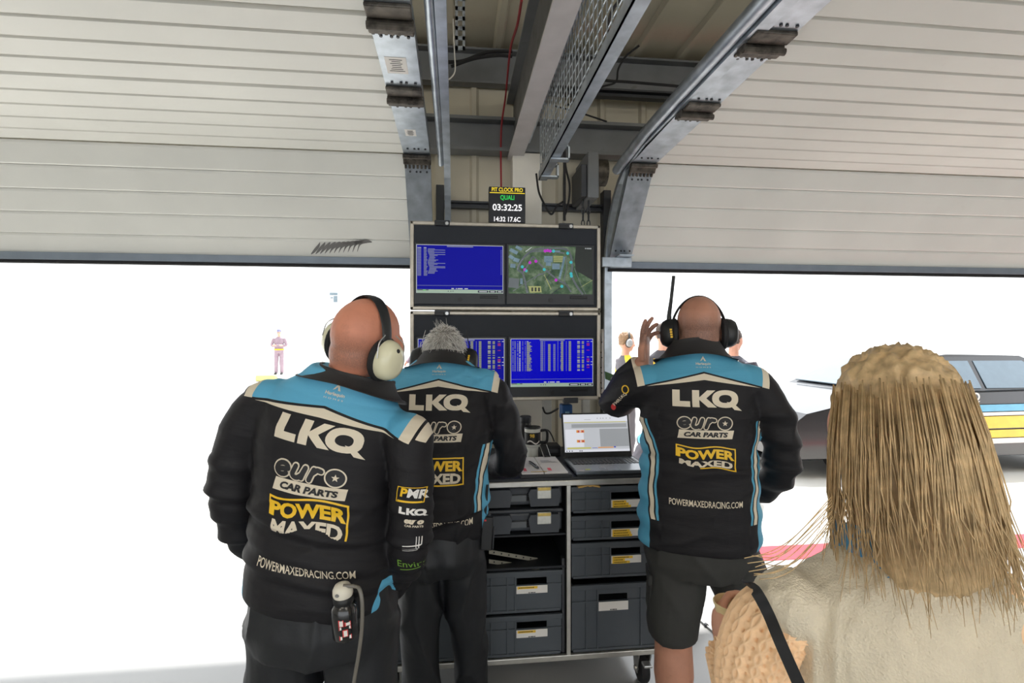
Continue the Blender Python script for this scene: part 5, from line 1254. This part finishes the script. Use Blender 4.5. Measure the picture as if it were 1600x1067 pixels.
for q in range(3):
    decal(poly2d([[(-.02, 0), (.014 + .004 * q, .005), (.018 + .004 * q, .008), (.018 + .004 * q, .048 - .010 * q), (.016 + .004 * q, .048 - .010 * q), (.016 + .004 * q, .009), (.012, .007), (-.02, .002)]], .01), SX - .002 + .002 * q, 1.098 + q * .010, m=M_dw, name='logo_line', **K)
decal(text2d('Enviro', .020, bold=.0, sx=1.0), SX - .0, 1.060, m=M_dg, name='lettering', **K)
decal(poly2d([[(-.03, 0), (.03, .006), (.03, .008), (-.03, .002)]], .01), SX, 1.040, m=M_dg, name='logo_line', **K)
make_trousers(r1, [(0, 0, .97, .18, .145), (0, 0, .92, .19, .155), (0, 0, .85, .196, .16), (0, 0, .78, .185, .15)],
    [([(-.1, 0, .84), (-.105, 0, .66), (-.11, 0, .45), (-.115, 0, .2), (-.115, 0, .03)], [.108, .096, .08, .07, .072]), ([(.1, 0, .84), (.112, 0, .66), (.12, 0, .45), (.122, .02, .2), (.122, .02, .03)], [.108, .098, .082, .07, .072])], M_trs, seed=31, folds=(.007, (8, 8, 5)), deform=lambda c: c)
for a, y in (((-.11, 0, .09), -.2), ((.12, .02, .09), .2)):
    s = MB(); add_foot(s, a, y, 1.0, .008); local_obj('shoe', remesh(s, .006, 3), M_black, r1)
M_defc = mat('cream_ear_cup', (226, 222, 190), .25, coat=.4, var=.03)
headset(W1 @ H1, 'cream ear defenders with a black headband on the nearest bald man', M_defc, 1.0, .02, None, 1.02, band_tilt=.08, cupdx=.104, cupdy=-.016)
# drinks bottle clipped to the back of his belt
p = W1 @ LOC(W1, 541, 990, 1.215); bt = thing('drinks_bottle', 'black drinks bottle with white cap and hose on the belt of the nearest man', 'bottle', tuple(p))
Mb = Matrix.Rotation(-.06, 3, 'Y') @ Matrix.Rotation(.08, 3, 'X')
MB().lathe([(.027, -.005), (.031, .0), (.0315, .055), (.029, .072), (.02, .082)], p, 28, Mb).build('body', mat('glossy_black_bottle', (26, 26, 28), .2, coat=.5), bt, True)
MB().lathe([(.022, .078), (.024, .082), (.024, .092), (.021, .096)], p, 28, Mb).build('neck_ring', M_black, bt, True)
MB().lathe([(.021, .094), (.0235, .1), (.0225, .112), (.017, .122), (.006, .127)], p, 28, Mb).build('cap', mat('white_cap', (232, 226, 210), .35), bt, True)
MB().ell(p + Mb @ Vector((-.008, -.0215, .108)), (.005, .003, .004), None, 10).build('valve', mat('grey_valve', (130, 130, 130), .5), bt)
hz = [p + Mb @ Vector((.004, -.008, .123)), LOC(W1, 555, 916, 1.2), LOC(W1, 562, 921, 1.19), LOC(W1, 566, 945, 1.185), LOC(W1, 565, 985, 1.185), LOC(W1, 560, 1025, 1.19), LOC(W1, 554, 1060, 1.2), LOC(W1, 548, 1110, 1.2)]
hz = [hz[0]] + [W1 @ q for q in hz[1:]]
MB().tube(spline(hz, 6), .0046, 10).build('hose', mat('smoky_hose', (112, 108, 100), .25, coat=.4), bt, True)
lt = MB(); rd = MB()
for (u0, v0, u1, v1) in ((-.012, .0, .012, .008), (-.004, .008, .004, .022), (-.012, .024, .012, .031), (-.012, .033, -.004, .046), (.002, .033, .012, .04)):
    for bb_, g, o_ in ((rd, .0015, .0), (lt, 0, .0005)):
        pts = []
        for u, v in ((u0 - g - .001 * (g > 0), v0 - g), (u1 + g, v0 - g), (u1 + g, v1 + g), (u0 - g - .001 * (g > 0), v1 + g)):
            an = -PI / 2 + .2 + u / .0315; pts.append(p + Mb @ Vector(((.0318 + o_) * math.cos(an), (.0318 + o_) * math.sin(an), v + .006)))
        bb_.quad(*pts)
rd.build('logo_outline', M_dr, bt); lt.build('logo_block', M_dw, bt)
# ------------------------------------------------------------------ woman in the peach knit at the right edge
r4, W4 = person('fair-haired person in a peach cable-knit jumper holding a paper cup', 1392, .74, -.15)
L4 = lambda x, y, d: LOC(W4, x, y, d)
M_peach = mat('peach_wool', (252, 214, 172), .8, var=.06, scale=40, bump=.12, bscale=500)
M_crw = mat('cream_wool', (232, 220, 196), .8, var=.05, scale=30, bump=.5, bscale=300)
sh_, s1, s2, el = L4(1236, 945, .77), L4(1204, 975, .755), L4(1180, 1030, .755), L4(1172, 1095, .77)
f1, wr = L4(1158, 1075, .86), L4(1134, 1018, .94)
H4 = headM(L4(1395, 672, .77), (1, 0, 0), -.2)
cupc = L4(1146, 966, .985)
b4 = make_body(r4, M_skin4, H4, .92, [(0, 0, .75, .14, .1), (0, 0, 1.0, .11, .085), (0, 0, 1.2, .12, .085), (0, 0, 1.27, .07, .06)],
    [([(-.12, 0, sh_.z - .01), s1, s2, el, f1, wr], [.034, .034, .032, .032, .03, .024]), ([(.12, 0, 1.24), (.18, 0, 1.1), (.19, .02, .97), (.15, .15, .93), (.08, .22, .98)], [.034, .034, .032, .03, .024])],
    [([(-.08, 0, .8), (-.085, 0, .45), (-.09, 0, .07)], [.075, .05, .036]), ([(.08, 0, .8), (.085, 0, .45), (.09, 0, .07)], [.075, .05, .036])],
    hands=[dict(w=wr, d=L4(1126, 975, .985) - wr, nrm=(1, .25, 0), side=-1, curl=(.55, .6, .62, .65), k=.88, thumb=.8), dict(w=Vector((.08, .22, .98)), d=(-.6, .6, .1), nrm=(-.3, 0, -1), side=1, k=.88)],
    feet=[((-.09, 0, .08), 0, .9), ((.09, 0, .08), 0, .9)], voxel=.005, neck=([(0, 0, 1.22), (0, 0, 1.3), (0, .01, 1.40)], [.06, .05, .048], 16))
add_eyes(r4, H4, .92)
# cable-knit sleeve: braided ropes and eyelet rows as relief
def knit_tube(path, rad, cols, pitch, name, m, seg=288, per=60):
    pts = spline(path, per); mb = MB(); rings = []; n = len(pts); prev = None; s = 0
    for i, p in enumerate(pts):
        t = (pts[min(i + 1, n - 1)] - pts[max(i - 1, 0)]).normalized()
        x = prev if prev is not None else Vector((1, 0, 0)); x = (x - t * x.dot(t)).normalized(); prev = x; y = t.cross(x)
        if i: s += (pts[i] - pts[i - 1]).length
        r = interp([(k, v) for k, v in enumerate(rad)], i / per); row = []
        for q in range(seg):
            u = q / seg * cols; f = u - math.floor(u) - .5; ph = 2 * PI * s / pitch + (PI if int(u) % 2 else 0)
            a = .2 * math.sin(ph); h = max(math.exp(-((f - a) / .15) ** 2), math.exp(-((f + a) / .15) ** 2))
            e = .0055 * h
            if abs(f) > .44 and math.sin(2 * PI * s / .009) > .55: e -= .005
            th = 2 * PI * q / seg; row.append(mb.bm.verts.new(p + (x * math.cos(th) + y * math.sin(th)) * (r + e)))
        rings.append(row)
    for A, B_ in zip(rings, rings[1:]):
        for q in range(seg): mb.bm.faces.new((A[q], A[(q + 1) % seg], B_[(q + 1) % seg], B_[q]))
    mb.bm.faces.new(rings[0][::-1]); mb.bm.faces.new(rings[-1])
    return local_obj(name, mesh_of(mb), m, r4)
knit_tube([sh_ + Vector((.02, 0, .0)), s1, s2, el], [.046, .05, .05, .046], 16, .026, 'sleeve', M_peach)
knit_tube([el + Vector((.004, -.01, 0)), f1, wr], [.045, .041, .032], 16, .026, 'sleeve', M_peach)
knit_tube([(.1, 0, 1.25), (.175, 0, 1.1), (.19, .02, .97), (.15, .15, .93), (.09, .21, .98)], [.05, .05, .048, .042, .034], 16, .026, 'sleeve', M_peach, 60, 16)
tm = MB(); tm.loft([(0, 0, .72, .17, .12), (0, 0, .85, .165, .118), (0, 0, 1.0, .15, .11), (0, 0, 1.12, .152, .11), (0, 0, 1.2, .148, .1), (0, 0, 1.245, .125, .085), (0, 0, 1.275, .085, .07), (0, .005, 1.30, .068, .062)], 40)
tm.ell(L4(1230, 942, .745), (.047, .055, .048), None, 24); tm.ell((.11, 0, 1.235), (.055, .058, .045), None, 24)
me = remesh(tm, .006, 5); fold_push(me, .0025, (60, 60, 6), 5); local_obj('jumper', me, M_crw, r4)
make_collar(r4, (0, .005), .085, .075, .066, .066, 1.285, 1.34, .02, .01, mat('blue_scarf', (92, 166, 214), .7), name='scarf')
make_trousers(r4, [(0, 0, .82, .16, .115), (0, 0, .74, .165, .12), (0, 0, .66, .15, .11)], [([(-.08, 0, .74), (-.085, 0, .45), (-.09, 0, .03)], [.088, .066, .06]), ([(.08, 0, .74), (.085, 0, .45), (.09, 0, .03)], [.088, .066, .06])], mat('blue_denim', (70, 86, 112), .8, bump=.3), seed=8, voxel=.01)
for a in ((-.09, 0, .08), (.09, 0, .08)):
    s = MB(); add_foot(s, a, 0, .9, .006); local_obj('shoe', remesh(s, .007, 2), M_card, r4)
M_bl = mat('fair_hair', (206, 176, 132), .45, var=.3, scale=60)
cp = MB(); cp.ell(H4 @ Vector((0, -.016, .036)), (.076, .094, .09), H4.to_3x3(), 40); cp.ell(H4 @ Vector((0, -.05, -.06)), (.07, .05, .085), H4.to_3x3(), 30); cp.ell(H4 @ Vector((0, -.066, -.15)), (.075, .028, .07), None, 30)
me = remesh(cp, .005, 3); hi = H4.inverted(); bq = bmesh.new(); bq.from_mesh(me); bmesh.ops.delete(bq, geom=[v for v in bq.verts if (hi @ v.co).y > .06], context='VERTS'); bq.to_mesh(me); bq.free()
fold_push(me, .004, (90, 90, 8), 2); local_obj('hair_base', me, M_bl, r4)
mb = MB(); rnd = random.Random(2)
for i in range(420):
    th = rnd.uniform(.75, 2.25) * PI; a = Vector((.078 * math.cos(th), -.02 + .095 * math.sin(th), rnd.uniform(0, .07))); o_ = Vector((math.cos(th), math.sin(th), 0)); q = [a, a + o_ * .012 + Vector((0, 0, -.07)), a + o_ * .014 + Vector((rnd.uniform(-.01, .01), 0, -.15)), a + o_ * rnd.uniform(.0, .03) + Vector((rnd.uniform(-.02, .02), -.005, -.21 - rnd.uniform(0, .04)))]
    mb.tube([H4 @ v for v in q], [.0013, .0013, .0011, .0004], 3)
for (x0, y0, x1, y1) in ((1245, 835, 1163, 872), (1240, 850, 1168, 880), (1245, 860, 1170, 893), (1250, 868, 1178, 899), (1250, 880, 1186, 905), (1240, 840, 1188, 868), (1245, 845, 1180, 886), (1236, 858, 1175, 868), (1250, 872, 1190, 880), (1240, 878, 1178, 896)):
    mb.tube(spline([L4(1300, y0 - 60, .70), L4(x0, y0, .69), L4((x0 + x1) / 2, (y0 + y1) / 2 + 8, .69), L4(x1, y1, .69)], 5), [.0007] * 16, 3)
local_obj('hair', mesh_of(mb), M_bl, r4)
sp_ = spline([L4(1166, 912, .765), L4(1180, 922, .70), L4(1200, 958, .69), L4(1222, 1010, .665), L4(1262, 1100, .655)], 8)
sp_ = [W4 @ v for v in sp_]
st = MB(); nrm = W4.to_3x3() @ Vector((-.25, -.95, .15)); rings = []
for i, p in enumerate(sp_):
    t = (sp_[min(i + 1, len(sp_) - 1)] - sp_[max(i - 1, 0)]).normalized(); w = t.cross(nrm).normalized() * .0075; h = w.cross(t).normalized() * .0015
    rings.append([st.bm.verts.new(p + q) for q in (w + h, -w + h, -w - h, w - h)])
for A, B_ in zip(rings, rings[1:]):
    for q in range(4): st.bm.faces.new((A[q], A[(q + 1) % 4], B_[(q + 1) % 4], B_[q]))
tag(st.build('bag_strap', M_rubber, smooth=True, loc=tuple(sp_[0])), 'black bag strap over the shoulder of the peach jumper', 'strap')
cw = W4 @ cupc
cup = thing('paper_cup', 'beige paper cup held by the person in the peach jumper', 'cup', (cw.x, cw.y, cw.z - .07))
M_cup = mat('beige_card', (228, 208, 158), .55)
MB().lathe([(.024, -.065), (.034, .024), (.0345, .026), (.0365, .027), (.037, .03), (.0355, .032), (.0335, .028), (.030, -.01), (.0295, -.012), (.001, -.012)], cw, 32).build('cup', M_cup, cup, True)

# ------------------------------------------------------------------ people and car outside
def figure(label, px, d, yaw, tops, legs_m, skin, h=1.0, hairm=None, cap=None, base=0.0, pose='stand', sleeves=True, collar=True, cuts=None):
    o, W = person(label, px, d, yaw); o.location.z = base; WM[o.name] = Matrix.Translation((0, 0, base)) @ W; W = WM[o.name]
    k = h; V = lambda x, y, z: Vector((x * k, y * k, z * k))
    if pose == 'crouch':
        hip, chest, neck, hd_ = V(0, -.05, .36), V(0, .12, .68), V(0, .2, .82), V(0, .26, .93)
        LG = [[V(s * .1, -.05, .36), V(s * .16, .32, .42), V(s * .13, .08, .07)] for s in (-1, 1)]
        AR = [[V(s * .18, .16, .76), V(s * .26, .3, .62), V(s * .16, .48, .62)] for s in (-1, 1)]
    else:
        hip, chest, neck, hd_ = V(0, 0, .92), V(0, 0, 1.3), V(0, .0, 1.47), V(0, .02, 1.63)
        LG = [[V(s * .09, 0, .86), V(s * .1, .02, .47), V(s * .11, 0, .07)] for s in (-1, 1)]
        AR = [[V(s * .18, 0, 1.40), V(s * .24, .0, 1.13), V(s * .20, .16, .98)] for s in (-1, 1)]
        if pose == 'folded': AR = [[V(s * .18, 0, 1.40), V(s * .25, .02, 1.13), V(s * -.06, .2, 1.14)] for s in (-1, 1)]
    up = (neck - hip).normalized(); H = headM(hd_, (1, 0, 0), -.15 if pose != 'crouch' else -.5)
    def torso(mb, g):
        pp = [hip - up * .06 * k, hip, hip.lerp(chest, .5), chest, chest.lerp(neck, .6), neck + up * .0]
        mb.tube(pp, [((.10 + g) * k, (.14 + g) * k), ((.105 + g) * k, (.16 + g) * k), ((.10 + g) * k, (.155 + g) * k), ((.10 + g) * k, (.175 + g) * k), ((.08 + g) * k, (.14 + g) * k), (.05 * k, .055 * k)], 24, ref=(0, 1, 0))
    mb = MB(); torso(mb, -.015)
    for A in AR: mb.tube(spline(A, 5), [.038 * k] * 6 + [.03 * k] * 5, 10)
    for A in LG: mb.tube(spline(A, 5), [.06 * k] * 6 + [.042 * k] * 5, 10)
    mb.tube([chest.lerp(neck, .7), neck, hd_ - Vector((0, .01, .05)) * k], [.06 * k, .055 * k, .05 * k], 12); add_head(mb, H, .97 * k)
    for A, s in zip(AR, (-1, 1)): add_hand(mb, A[2], A[2] - A[1], (-s * .7, 0, -.5), side=s, k=k * .95)
    for A in LG: add_foot(mb, (A[2].x, A[2].y, .08 * k), 0, k)
    local_obj('body', remesh(mb, .009, 2), skin, o)
    add_eyes(o, H, .97 * k)
    mb = MB(); torso(mb, .01)
    for A in AR:
        B_ = spline(A, 5); n_ = len(B_) - 1 if sleeves else 4; mb.tube(B_[:n_ + 1], [(.062 - .0018 * i) * k for i in range(n_ + 1)], 12)
    me = remesh(mb, .010, 3); fold_push(me, .004, (8, 8, 12), px); sh = local_obj('shirt', me, tops, o)
    me_b = bvh(me)
    mb = MB(); mb.tube([hip + up * .08 * k, hip, hip - Vector((0, 0, .1)) * k], [(.118 * k, .165 * k), (.12 * k, .172 * k), (.1 * k, .15 * k)], 20, ref=(0, 1, 0))
    for A in LG: mb.tube(spline([A[0], A[1], A[2] - Vector((0, 0, .02))], 5), [.088 * k] * 3 + [.075 * k] * 4 + [.064 * k] * 4, 14)
    me = remesh(mb, .010, 3); fold_push(me, .004, (12, 12, 6), px); local_obj('trousers', me, legs_m, o)
    for A in LG:
        mb = MB(); add_foot(mb, (A[2].x, A[2].y, .08 * k), 0, k, .006); local_obj('shoe', remesh(mb, .009, 2), M_black, o)
    if hairm:
        c = MB(); c.ell(H @ Vector((0, -.018, .044)) , (.079 * k, .097 * k, .09 * k), H.to_3x3(), 28); c.ell(H @ Vector((0, -.04, -.01)), (.071 * k, .064 * k, .07 * k), H.to_3x3(), 20)
        me = remesh(c, .008, 1); hi = H.inverted(); bq = bmesh.new(); bq.from_mesh(me); bmesh.ops.delete(bq, geom=[v for v in bq.verts if (hi @ v.co).y > .068 * k or (hi @ v.co).z < -.05 * k], context='VERTS'); bq.to_mesh(me); bq.free()
        fold_push(me, .004, (50, 50, 50), 1); local_obj('hair', me, hairm, o)
    if cap:
        c = MB(); c.ell(H @ Vector((0, -.01, .055)), (.082 * k, .1 * k, .085 * k), H.to_3x3(), 24); c.box(H @ Vector((0, .115, .055)), (.12 * k, .09 * k, .01 * k), H.to_3x3(), .004); local_obj('cap', remesh(c, .008, 2), cap, o)
    return o, W, H, sh, me_b
def shirt_mat(name, base, strp, kind):
    m = mat(name, base, .7, var=.06, scale=20); n = m.node_tree.nodes; L = m.node_tree.links; b = n['Principled BSDF']; src = b.inputs['Base Color'].links[0].from_socket
    tc = n.new('ShaderNodeTexCoord'); wv = n.new('ShaderNodeTexWave'); wv.bands_direction = 'DIAGONAL' if kind == 'diag' else 'Z'; wv.inputs['Scale'].default_value = 1.1 if kind == 'diag' else .9; wv.inputs['Distortion'].default_value = 1.5
    L.new(tc.outputs['Object'], wv.inputs['Vector']); gt = n.new('ShaderNodeMath'); gt.operation = 'GREATER_THAN'; gt.inputs[1].default_value = .9; L.new(wv.outputs['Fac'], gt.inputs[0])
    mx = n.new('ShaderNodeMix'); mx.data_type = 'RGBA'; L.new(gt.outputs[0], mx.inputs[0]); L.new(src, mx.inputs[6]); mx.inputs[7].default_value = (*lin(strp), 1); L.new(mx.outputs[2], b.inputs['Base Color']); return m
M_gry = mat('grey_trouser_cloth', (110, 106, 112), .75)
M_over = mat('mauve_grey_overall', (150, 130, 140), .8, var=.08); M_brn = mat('light_brown_hair', (150, 120, 92), .6, var=.2, scale=40); M_dkh = mat('dark_hair', (70, 56, 48), .6)
o, W, H, sh, BB = figure('man in grey and yellow team shirt with headphones outside beside the raised hand', 977, 6.3, -1.45, shirt_mat('grey_yellow_shirt', (96, 92, 98), (226, 208, 60), 'diag'), M_gry, M_skin2, .95, M_brn, sleeves=False)
headset(W @ H, 'grey headphones on the man in the grey and yellow shirt', mat('silver_cup', (170, 172, 176), .4), .95, .016, wire=False)
o, W, H, sh, BB = figure('crew member in charcoal shirt with yellow lettering seen past the raised hand', 1036, 5.6, -.3, mat('charcoal_shirt', (72, 70, 76), .75), M_gry, M_skin2, 1.0, M_dkh)
decal(poly2d([[(-.10, -.03), (-.02, -.03), (-.02, .035), (-.10, .035)]], .03), 0, 1.34, BB, M_dy, sh, 'logo_block', off=.004); decal(text2d('PMR', .05, bold=.04, maxe=.03), .05, 1.34, BB, M_dy, sh, 'lettering', off=.004)
decal(text2d('CAR', .05, bold=.06, maxe=.03), -.02, 1.16, BB, M_dy, sh, 'lettering', off=.004); decal(poly2d([[(-.1, -.006), (.1, -.006), (.1, .006), (-.1, .006)]], .03), 0, 1.28, BB, M_dy, sh, 'logo_line', off=.004)
o, W, H, sh, BB = figure('mechanic in dark padded jacket turned away behind the right headset cup', 1146, 5.35, -.8, mat('slate_jacket', (70, 70, 82), .6, bump=.3, bscale=25), M_trs, M_skin2, .965, M_dkh)
decal(text2d('LKQ', .022, bold=.04, maxe=.03), .06, 1.36, BB, M_dw, sh, 'lettering', off=.004); decal(poly2d([[(-.03, 0), (0, .03), (.03, .01), (0, .015)]], .03), -.01, 1.43, BB, M_dw, sh, 'logo_swoosh', off=.004)
o, W, H, sh, BB = figure('mechanic in black and light blue jacket crouching outside behind the laptop', 1000, 3.95, -1.2, mat('slate_blue_jacket', (66, 62, 72), .6, bump=.3, bscale=20), M_trs, M_skin2, 1.02, M_dkh, pose='crouch')
c = MB(); c.ell((0, .155, .775), (.2, .115, .085), Matrix.Rotation(-.4, 3, 'X'), 28); local_obj('yoke', remesh(c, .01, 2), mat('sky_blue_cloth', (88, 178, 214), .6), o)
o, W, H, sh, BB = figure('distant marshal in mauve overalls standing arms folded at the far left', 436, 20.5, PI + .2, M_over, M_over, M_skin2, 1.03, None, mat('blue_grey_cap', (120, 120, 150), .7), base=.14, pose='folded')
c = MB(); c.tube([(.0 + .168 * math.cos(t), .125 * math.sin(t), 1.0) for t in [2 * PI * q / 24 for q in range(24)]], .028, 8, closed=True); local_obj('belt', mesh_of(c), M_dy, o)
figure('distant person in mauve overalls between the bald head and the monitors', 650, 13.0, 2.2, M_over, M_over, M_skin2, 1.0, M_dkh)

# far pit wall, fence, sign, barrier
M_wall = mat('white_pit_wall', (236, 234, 230), .8, var=.03)
struct('kerb', MB().bb((-60, 20.2, -.012), (60, 23.98, .139)), M_wall, 'raised pale kerb before the pit wall')
tag(MB().bb((-60, 24, -.01), (60, 24.3, .95), .02).build('pit_wall', M_wall, loc=(0, 24, 0)), 'low white pit wall across the lane', 'wall')
fe = thing('debris_fence', 'pale debris fence standing behind the pit wall', 'fence', (0, 24.6, 0))
for i in range(24):
    MB().cyl((-36 + i * 3, 24.6, 0), (-36 + i * 3, 24.6, 3.2), .03, 8).build('post', M_wall, fe)
for z in (1.2, 2.2, 3.15): MB().cyl((-36, 24.6, z), (33, 24.6, z), .012, 6).build('rail', M_wall, fe)
sg = thing('flag_sign', 'small grey stepped sign board above the far pit wall', 'sign', tuple(P(521, 475, 26)))
for nm, (x0, y0, x1, y1) in (('board', (515, 457, 527, 461)), ('board', (521, 462, 527, 472)), ('board', (516, 464, 520, 466))):
    a, b = P(x0, y1, 26), P(x1, y0, 26); MB().bb((a.x, a.y, a.z), (b.x, a.y + .08, b.z)).build(nm, mat('blue_grey_board', (110, 124, 132), .6), sg)
a = P(526, 472, 26); MB().cyl((a.x, a.y + .04, 0), (a.x, a.y + .04, a.z), .03, 8).build('post', M_wall, sg)
bs_ = P(414, 580, 19); tag(MB().bb((bs_.x - .35, bs_.y, -.01), (bs_.x + .35, bs_.y + .3, .22), .05).build('barrier_block', mat('pale_yellow_plastic', (226, 214, 130), .6), loc=(bs_.x, bs_.y, 0)), 'pale yellow kerb block beside the distant marshal', 'block')

# race car in the pit lane
cx, cy = P(1400, 600, 6.9).x, P(1400, 600, 6.9).y
car = thing('race_car', 'black and yellow touring race car parked outside the right door', 'car', (cx, cy, 0))
M_cblk = mat('car_black_paint', (30, 30, 34), .25, coat=.8); M_cyel = mat('car_yellow_paint', (246, 202, 40), .3, coat=.6); M_cblu = mat('car_blue_paint', (96, 178, 214), .3, coat=.6)
M_gls = mat('car_glass', (96, 116, 130), .05, .3, coat=1.0)
X = lambda u: cx - 2.2 + u
low = [(0, .22), (.0, .45), (.08, .62), (.25, .74), (1.15, .93), (1.3, .96), (3.9, 1.0), (4.3, .98), (4.38, .7), (4.35, .3), (4.2, .2)]
mb = MB(); rings = []
for y, s_, zs in ((-.88, .985, .97), (-.9, 1, 1), (.9, 1, 1), (.88, .985, .97)):
    rings.append([mb.bm.verts.new((X(2.2 + (u - 2.2) * s_), cy + y, .2 + (z - .2) * zs)) for u, z in low])
for A, B_ in zip(rings, rings[1:]):
    for q in range(len(low)): mb.bm.faces.new((A[q], A[(q + 1) % len(low)], B_[(q + 1) % len(low)], B_[q]))
mb.bm.faces.new(rings[0][::-1]); mb.bm.faces.new(rings[-1]); mb.build('body_shell', M_cblk, car)
cab = [(1.2, .93), (2.0, 1.36), (2.3, 1.40), (3.3, 1.38), (4.15, .97)]
mb = MB(); A = [mb.bm.verts.new((X(u), cy - (.84 if z < 1.1 else .62), z)) for u, z in cab]; B_ = [mb.bm.verts.new((X(u), cy + (.84 if z < 1.1 else .62), z)) for u, z in cab]
for q in range(5): mb.bm.faces.new((A[q], A[(q + 1) % 5], B_[(q + 1) % 5], B_[q]))
mb.bm.faces.new(A[::-1]); mb.bm.faces.new(B_); mb.build('cabin', M_cblk, car)
def pane(name, pts, m, th=(0, -.012, 0)):
    mb = MB(); D = Vector(th); a = [mb.bm.verts.new(Vector(p) + D * .2) for p in pts]; b = [mb.bm.verts.new(Vector(p) + D) for p in pts]; n = len(a)
    mb.bm.faces.new(a); mb.bm.faces.new(b[::-1])
    for i in range(n): mb.bm.faces.new((a[i], b[i], b[(i + 1) % n], a[(i + 1) % n]))
    return mb.build(name, m, car)
ys = lambda z: cy - (.84 - (z - .95) / .41 * .22)
pane('windscreen', [(X(1.28), cy - .74, .985), (X(1.28), cy + .74, .985), (X(1.88), cy + .58, 1.30), (X(1.88), cy - .58, 1.30)], M_gls, (-.01, 0, .016))
pane('sun_strip', [(X(1.88), cy - .58, 1.30), (X(1.88), cy + .58, 1.30), (X(1.99), cy + .56, 1.358), (X(1.99), cy - .56, 1.358)], M_dw, (-.01, 0, .016))
for a0, a1, b0, b1 in ((1.55, 2.55, 2.08, 2.55), (2.62, 3.75, 2.62, 3.3)):
    pane('side_window', [(X(a0), ys(1.0), 1.0), (X(a1), ys(1.0), 1.0), (X(b1), ys(1.32), 1.32), (X(b0), ys(1.32), 1.32)], M_gls)
for i, (z0, z1, m_) in enumerate(((.52, .66, M_cyel), (.67, .71, M_dw), (.72, .80, M_cblu), (.34, .40, M_dw), (.41, .5, M_cyel))):
    pane('side_stripe', [(X(1.15), cy - .9, z0), (X(3.3), cy - .9, z0 + .02), (X(3.3), cy - .9, z1 + .02), (X(1.15), cy - .9, z1)], m_, (0, -.008, 0))
flat_text('LKQ', .12, (X(2.3), cy - .912, .9), RX, RZ, M_dw, car, bold=.03); 
for u in (.85, 3.55):
    for s_ in (-1, 1):
        w = MB().lathe([(.19, -.11), (.29, -.11), (.315, -.09), (.315, .09), (.29, .11), (.19, .11)], (X(u), cy + s_ * .83, .316), 36, Matrix.Rotation(PI / 2, 3, 'X')).build('wheel', M_rubber, car, True)
        for q in range(6):
            t = 2 * PI * q / 6; MB().box((X(u) + .1 * math.cos(t), cy + s_ * .92, .316 + .1 * math.sin(t)), (.18, .03, .04), Matrix.Rotation(-t, 3, 'Y')).build('spoke', M_chrome, w)
pane('splitter', [(X(-.06), cy - .88, .14), (X(.4), cy - .88, .14), (X(.4), cy - .88, .17), (X(-.06), cy - .88, .17)], M_black, (0, 1.76, 0))
pane('rear_wing', [(X(4.0), cy - .75, 1.28), (X(4.4), cy - .75, 1.32), (X(4.4), cy - .75, 1.345), (X(4.0), cy - .75, 1.305)], M_cblk, (0, 1.5, 0))
for s_ in (-.5, .5): MB().bb((X(4.15), cy + s_ - .01, .98), (X(4.25), cy + s_ + .01, 1.3)).build('wing_strut', M_black, car)
MB().box((X(1.62), cy - .93, 1.03), (.1, .14, .1), None, .03).build('door_mirror', M_cyel, car)
for s_ in (-1, 1): MB().ell((X(.13), cy + s_ * .62, .62), (.1, .2, .07)).build('headlamp', M_gls, car, True)
# steel rod on the apron
a, b = P(1092, 972, 2.9), P(1118, 1000, 2.76); a.z = b.z = .008
rr = thing('tie_rod', 'thin metal rod with a joint lying on the bright floor between the legs', 'rod', tuple(a))
MB().cyl(a, b, .006, 8).build('shaft', M_chrome, rr); MB().cyl(a.lerp(b, .4), a.lerp(b, .5), .011, 10).build('joint', M_darksteel, rr); MB().cyl(b, b + (b - a) * .5, .004, 8).build('shaft', M_chrome, rr)
